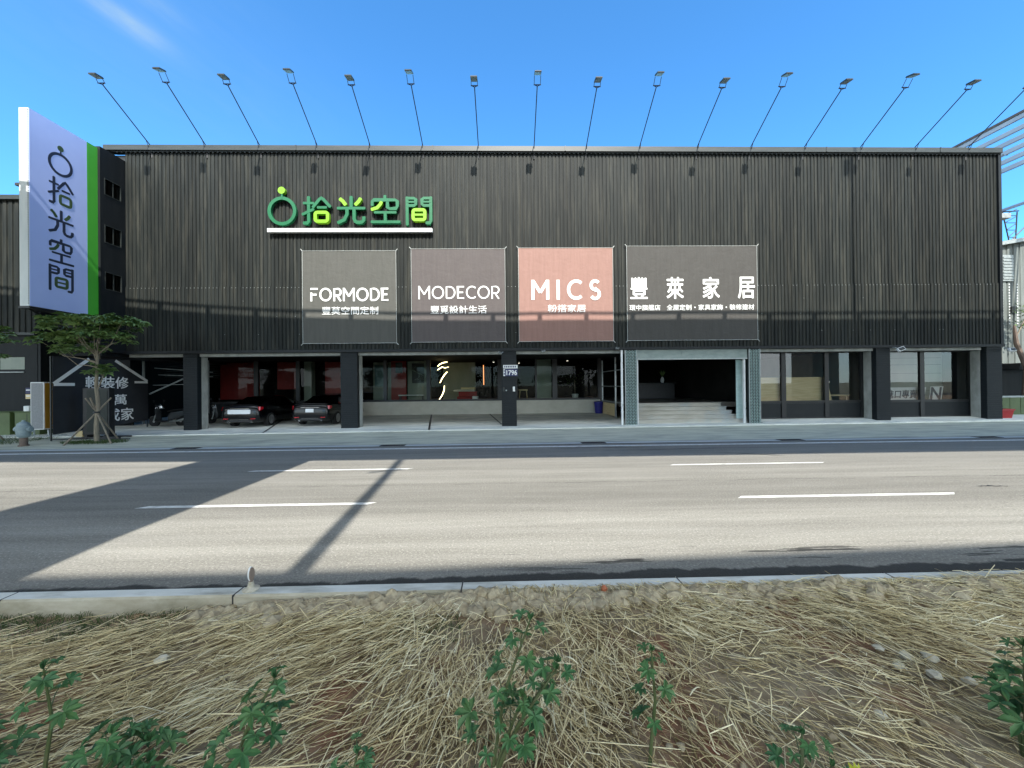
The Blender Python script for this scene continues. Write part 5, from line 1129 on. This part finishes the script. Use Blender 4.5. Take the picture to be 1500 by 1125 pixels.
# ================================================================== FOREGROUND SHRUBS
def shrub(label, base, tip, nleaf, seed, stems=1, L=.095, spread=1.0, start=.25):
    L *= .80
    rd = random.Random(seed); t = thing('schefflera_shrub', label, 'shrub', base, 'small leafy shrubs in the foreground'); t.name = 'leafy_shrub'
    sm = MB(); lf = MB()
    for s_ in range(stems):
        b = Vector(base); tp = Vector(tip)
        if s_: tp = b + (tp - b) * rd.uniform(.5, .75) + Vector((rd.uniform(-.22, .22), rd.uniform(-.1, .12), 0)) * spread
        mid = b.lerp(tp, .5) + Vector((rd.uniform(-.04, .04), rd.uniform(-.03, .03), .02)); path = [b - Vector((0, 0, .04)), b.lerp(mid, .5), mid, mid.lerp(tp, .55), tp]
        sm.tube(path, [.010, .009, .008, .006, .004], 6)
        k = nleaf if s_ == 0 else int(nleaf * .6)
        for i in range(k):
            u = start + (1 - start) * (i + .5) / k; j = u * 4; q = min(int(j), 3); p = path[q].lerp(path[q + 1], j - q)
            a = i * 2.4 + seed + s_; out = Vector((math.cos(a), math.sin(a), 0)); pl = (.13 - .08 * u) * rd.uniform(.8, 1.25) * spread
            c = p + out * pl + Vector((0, 0, pl * .45)); sm.tube([p, p.lerp(c, .6) + Vector((0, 0, .012)), c], [.0032, .0026, .002], 4, cap=False)
            ax = (Vector((0, 0, 1)) + out * .55 + Vector((rd.uniform(-.3, .3), rd.uniform(-.3, .3) - .25, 0))).normalized(); aa = ax.orthogonal().normalized(); bb = ax.cross(aa)
            nl = rd.choice((5, 6, 7)); a0 = math.atan2(out.dot(bb), out.dot(aa)); sz = L * (1.15 - .5 * u) * rd.uniform(.65, 1.2)
            for m_ in range(nl):
                f = (m_ / (nl - 1) - .5) * 2; an = a0 + f * R(118); d = aa * math.cos(an) + bb * math.sin(an) + ax * rd.uniform(.0, .3)
                leafq(lf, c, d, ax, sz * (1 - .25 * abs(f)) * rd.uniform(.9, 1.1), sz * rd.uniform(.30, .38), .3)
        for m_ in range(6):
            d = Vector((rd.uniform(-.6, .6), rd.uniform(-.6, .6), 1)); leafq(lf, tp, d, Vector((rd.uniform(-1, 1), -1, .2)), L * .5, L * .2, .3)
    sm.build('stem', M['greenstem'], t, True); lf.build('foliage', M['shrubleaf'], t)
    return t
sz_ = lambda x, y: float(soil_z(x, y)) + .01
def sh(label, x, y, tx, ty, tz, *a, **k): return shrub(label, (x, y, sz_(x, y)), (tx, ty, tz), *a, **k)
sh('tallest leafy shrub near the centre of the foreground', -.08, 1.86, .12, 1.90, .84, 12, 1, stems=4, L=.10, spread=1.15)
sh('slender single stemmed shrub right of the tallest one', .71, 1.92, .73, 1.92, .66, 9, 2, stems=1, L=.085, spread=.8)
sh('leafy shrub with dark stem left of centre in the foreground', -1.32, 1.84, -1.10, 1.86, .62, 11, 3, stems=2, L=.105)
sh('low shrub at the bottom edge between the left shrub and tallest one', -.66, 1.70, -.67, 1.74, .36, 8, 4, stems=2, L=.09)
sh('low broad shrub in the bottom left of the foreground', -1.98, 1.86, -1.88, 1.88, .36, 10, 5, stems=3, L=.12, spread=1.2)
sh('shrub with curved bare lower stem near the left corner', -2.28, 1.94, -2.22, 1.90, .66, 7, 6, stems=1, L=.115, start=.5)
sh('bushy dark shrub filling the bottom left corner', -2.55, 1.80, -2.50, 1.82, .46, 12, 7, stems=3, L=.12, spread=1.2)
sh('tiny two leaved shrub at the bottom edge left of the dark stemmed one', -1.62, 1.70, -1.62, 1.76, .28, 5, 8, L=.12)
sh('small shrub at the bottom edge right of the slender one', 1.36, 1.76, 1.40, 1.80, .33, 8, 9, stems=2, L=.085)
sh('tall shrub at the right edge of the foreground', 2.60, 1.88, 2.60, 1.88, .66, 11, 10, stems=2, L=.115, spread=.95)
sh('leafy shrub just beyond the right edge of the foreground', 2.78, 1.9, 2.72, 1.95, .5, 9, 13, stems=2, L=.12)
for k, (x, y, z, lab) in enumerate(((-2.42, 1.72, .36, 'small yellow leaf sprig in the bottom left corner'), (1.60, 1.74, .18, 'small yellow leaf sprig at the bottom edge right of centre'))):
    t = thing('yellow_sprig', lab, 'sprig', (x, y, .1)); mb = MB(); c = Vector((x, y, z))
    for m_ in range(3): leafq(mb, c, Vector((.5 - .4 * m_, .1, .9)), Vector((0, -1, .3)), .06, .024, .25)
    mb.build('leaves', M['youngleaf'], t); MB().tube([(x, y, .08), (x + .01, y, z)], .004, 5).build('stem', M['greenstem'], t)

# ================================================================== ELEVATED ROAD OVERHEAD (out of frame; throws the shade bands)
V = thing('elevated_road', 'concrete elevated twin deck road overhead whose shadow crosses road and facade', 'viaduct', (-5.85, -5, 0))
vx = sorted(set([-120, -80, -60] + list(np.linspace(-40, 0, 21)) + [20, 40, 80, 120])); off = lambda x: .0030 * min(max(-x, 0), 60) ** 2 - .02
def sweep(name, prof, m): MB().loft([[(x, y + off(x), z) for y, z in prof] for x in vx]).build(name, m, V)
sweep('front_deck', [(9.4, 12.45), (9.4, 12.15), (7.2, 11.75), (6.2, 10.7), (2.2, 10.7), (1.2, 11.7), (-1.15, 11.72), (-1.15, 12.45)], M['viaduct'])
sweep('front_parapet', [(9.4, 12.451), (9.4, 13.03), (9.18, 13.03), (9.18, 12.451)], M['viaduct']); sweep('inner_parapet', [(-.9, 12.451), (-.9, 12.9), (-1.12, 12.9), (-1.12, 12.451)], M['viaduct'])
sweep('railing', [(9.40, 13.29), (9.40, 13.40), (9.35, 13.40), (9.35, 13.29)], M['rail'])
mb = MB(); x = -70
while x < 70: mb.box(x - .10, x + .10, 9.25 + off(x), 9.39 + off(x), 13.031, 13.289); x += 2.13
mb.build('railing_posts', M['rail'], V)
off = lambda x: .045 * min(max(x, 0), 40) + .05
sweep('rear_deck', [(-8.9, 12.45), (-8.9, 12.1), (-10, 11.7), (-10.6, 11.0), (-12.4, 11.0), (-13.3, 12.1), (-13.3, 12.45)], M['viaduct'])
sweep('rear_parapet', [(-8.9, 12.451), (-8.9, 13.10), (-9.1, 13.10), (-9.1, 12.451)], M['viaduct'])
off = lambda x: .0030 * min(max(-x, 0), 60) ** 2 - .02
for X in (-5.85, 34.15, -45.85):
    o_ = off(X)
    MB().prism([(X - 1.42, -12.4, 10.69), (X - 1.42, 7.2 + o_, 10.69), (X - 1.42, 7.2 + o_, 10.3), (X - 1.42, -2.5, 8.9), (X - 1.42, -7.5, 8.9), (X - 1.42, -12.4, 10.3)], (0, 0, 0), (2.84, 0, 0)).build('pier_head', M['viaduct'], V)
    MB().bbox(X - 1.42, X + 1.42, -6.6, -3.4, .0, 8.89, .15).build('pier', M['viaduct'], V)
    MB().box(X - 1.42, X + 1.42, -8.85, -1.16, 10.70, 12.4).build('cross_beam', M['viaduct'], V)
t = thing('deck_lamp_post', 'slim lamp post standing on the elevated road', 'lamp post', (17.1, 9.1, 12.45)); MB().tube([(17.1, 9.1, 12.45), (17.1, 9.1, 23)], .085, 10).build('pole', M['rail'], t); MB().bbox(16.72, 16.98, 8.9, 9.2, 20.2, 20.7, .03).build('lamp_box', M['rail'], t)
t = thing('utility_pole', 'tall grey pole whose shadow crosses the road lanes', 'pole', (-1.47, -4.5, 0)); MB().tube([(-1.47, -4.5, 0), (-1.47, -4.5, 15)], [.15, .10], 12).build('pole', M['rail'], t); MB().tube([(-1.95, -4.5, 13.55), (-1.2, -4.5, 13.85)], .05, 6).build('crossarm', M['rail'], t)

# trees on the far side of the road behind the camera (seen mirrored in the shop windows)
def far_tree(label, x, y, h, seed):
    rd = random.Random(seed); t = thing('roadside_tree', label, 'tree', (x, y, 0), 'trees mirrored in the shop windows'); MB().tube([(x, y, 0), (x + .1, y, h * .6)], [.14, .07], 7).build('trunk', M['bark'], t)
    mb = MB()
    for k in range(7):
        c0 = Vector((x + rd.gauss(0, h * .22), y + rd.gauss(0, h * .15), h * rd.uniform(.5, .86))); r = h * rd.uniform(.12, .2)
        for i in range(90):
            d = Vector((rd.gauss(0, 1), rd.gauss(0, 1), rd.gauss(0, .8))); c = c0 + d * r * .62; u = Vector((rd.uniform(-1, 1), rd.uniform(-1, 1), rd.uniform(-1, 1))).normalized(); s_ = u.orthogonal().normalized(); mb.add([c, c + u * .3 + s_ * .14, c + u * .55, c + u * .3 - s_ * .14], [(0, 1, 2, 3)])
    mb.build('crown', M['fartree'], t)
nm_ = ['round', 'slender', 'broad', 'low', 'tall', 'loose', 'dense', 'small', 'spreading', 'dark', 'ragged']
for k, x in enumerate((-26, -19, -12.5, -6, 0.5, 7, 13, 19.5, 26, 33, 40)):
    far_tree(f'{nm_[k]} roadside tree far behind the viewer, mirrored in the glass, number {k + 1} along the verge'.replace(f', number {k + 1} along the verge', ' of the shop'), x + random.uniform(-1, 1), -30 + random.uniform(-3, 3), random.uniform(4.2, 6.6), 50 + k)
flat('rr', -140, 140, -27, -17, -.01, None).build('service_road', road.data.materials[0])
tag(bpy.data.objects['service_road'], 'second carriageway behind the viewer', 'road', kind='structure')

# ================================================================== CAMERA, SKY, SUN
cam = bpy.data.cameras.new('camera'); co = bpy.data.objects.new('camera', cam); COL.objects.link(co); S.camera = co
cam.sensor_width = 36; cam.lens = 563.0 / 1500 * 36; cam.clip_start = .05; cam.clip_end = 4000
yaw, pit_, rol = R(1.29), R(.2), R(.6)
f0 = Vector((math.sin(yaw) * math.cos(pit_), math.cos(yaw) * math.cos(pit_), math.sin(pit_))); r0 = Vector((math.cos(yaw), -math.sin(yaw), 0)); u0 = r0.cross(f0)
r1 = r0 * math.cos(rol) - u0 * math.sin(rol); u1 = r0 * math.sin(rol) + u0 * math.cos(rol)
mt_ = Matrix((r1, u1, -f0)).transposed().to_4x4(); mt_.translation = (0, 0, 2.0); co.matrix_world = mt_

SUN_DIR = Vector((-.09, 1, -1.0)).normalized()
sd = bpy.data.lights.new('sun', 'SUN'); sd.energy = 3.4; sd.angle = R(.53); sd.color = (1, .955, .87); so_ = bpy.data.objects.new('sun', sd); COL.objects.link(so_); so_.rotation_euler = SUN_DIR.to_track_quat('-Z', 'Y').to_euler()
w = bpy.data.worlds.new('World'); S.world = w; w.use_nodes = True; t = w.node_tree; bg = t.nodes['Background']
sky = nd(t, 'ShaderNodeTexSky', sky_type='NISHITA', sun_disc=False); sky.sun_elevation = math.asin(-SUN_DIR.z); sky.sun_rotation = math.pi - .09
sky.air_density = 1.0; sky.dust_density = .15; sky.ozone_density = 2.5; sky.altitude = 100
tc = t.nodes.new('ShaderNodeTexCoord')
def dot(v):
    n = nd(t, 'ShaderNodeVectorMath', operation='DOT_PRODUCT'); n.inputs[1].default_value = v; t.links.new(tc.outputs['Generated'], n.inputs[0]); return n.outputs['Value']
def M2(op, a, b=None):
    n = nd(t, 'ShaderNodeMath', operation=op)
    for i, q in enumerate((a, b)):
        if q is None: continue
        if isinstance(q, (int, float)): n.inputs[i].default_value = q
        else: t.links.new(q, n.inputs[i])
    return n.outputs[0]
c = Vector((-.5655, .605, .561)).normalized(); ax = Vector((.039, .051, -.015)); ax = (ax - c * ax.dot(c)).normalized(); bx = c.cross(ax)
mx = t.nodes.new('ShaderNodeCombineXYZ'); A_ = M2('MULTIPLY', dot(ax), 9.); B_ = M2('MULTIPLY', dot(bx), 34.); t.links.new(A_, mx.inputs[0]); t.links.new(B_, mx.inputs[1])
nz = nd(t, 'ShaderNodeTexNoise', Scale=1.0, Detail=7, Roughness=.6, Distortion=.6); t.links.new(mx.outputs[0], nz.inputs['Vector'])
def gauss(src, mu, sg): q = M2('DIVIDE', M2('SUBTRACT', src, mu), sg); return M2('POWER', 2.718, M2('MULTIPLY', M2('MULTIPLY', q, q), -1.0))
m1_ = M2('MULTIPLY', gauss(dot(ax), -.005, .05), gauss(dot(bx), 0.0, .013)); m2_ = M2('MULTIPLY', M2('MULTIPLY', gauss(dot(ax), -.02, .06), gauss(dot(bx), -.047, .012)), .45)
m3_ = M2('MULTIPLY', gauss(dot(ax), .0, .30), M2('MULTIPLY', gauss(dot(bx), .0, .16), .16))
front = M2('GREATER_THAN', dot(c), 0)
al = M2('MULTIPLY', M2('MULTIPLY', M2('ADD', M2('ADD', m1_, m2_), m3_), front), M2('MULTIPLY', nz.outputs[0], 1.0))
mixn = nd(t, 'ShaderNodeMix', data_type='RGBA'); t.links.new(al, mixn.inputs[0]); t.links.new(sky.outputs[0], mixn.inputs[6]); mixn.inputs[7].default_value = (1.35, 1.9, 2.35, 1)
# deeper clear-sky blue, and an unseen hazy cloud added sunward to lift the shade (mirrored white in the windows)
tin = nd(t, 'ShaderNodeMix', data_type='RGBA', blend_type='MULTIPLY'); tin.inputs[0].default_value = 1; t.links.new(sky.outputs[0], tin.inputs[6]); tin.inputs[7].default_value = (.35, .76, 1.0, 1)
t.links.new(tin.outputs[2], mixn.inputs[6])
nz2 = nd(t, 'ShaderNodeTexNoise', Scale=2.4, Detail=7, Roughness=.6); t.links.new(tc.outputs['Generated'], nz2.inputs['Vector'])
ms = nd(t, 'ShaderNodeMapRange', interpolation_type='SMOOTHSTEP'); ms.inputs[1].default_value = .05; ms.inputs[2].default_value = .45; t.links.new(dot((0, -1, 0)), ms.inputs[0])
mc = nd(t, 'ShaderNodeMapRange'); mc.inputs[1].default_value = .30; mc.inputs[2].default_value = .55; t.links.new(nz2.outputs[0], mc.inputs[0])
cl = nd(t, 'ShaderNodeMix', data_type='RGBA'); t.links.new(M2('MULTIPLY', ms.outputs[0], mc.outputs[0]), cl.inputs[0]); t.links.new(mixn.outputs[2], cl.inputs[6]); cl.inputs[7].default_value = (7.6, 8.4, 8.8, 1)
t.links.new(cl.outputs[2], bg.inputs['Color']); bg.inputs['Strength'].default_value = .15
S.view_settings.view_transform = 'Standard'; S.view_settings.look = 'None'; S.view_settings.exposure = 1.32; S.view_settings.gamma = 1.0
S.cycles.max_bounces = 8; S.cycles.transparent_max_bounces = 12; S.cycles.caustics_reflective = False; S.cycles.caustics_refractive = False
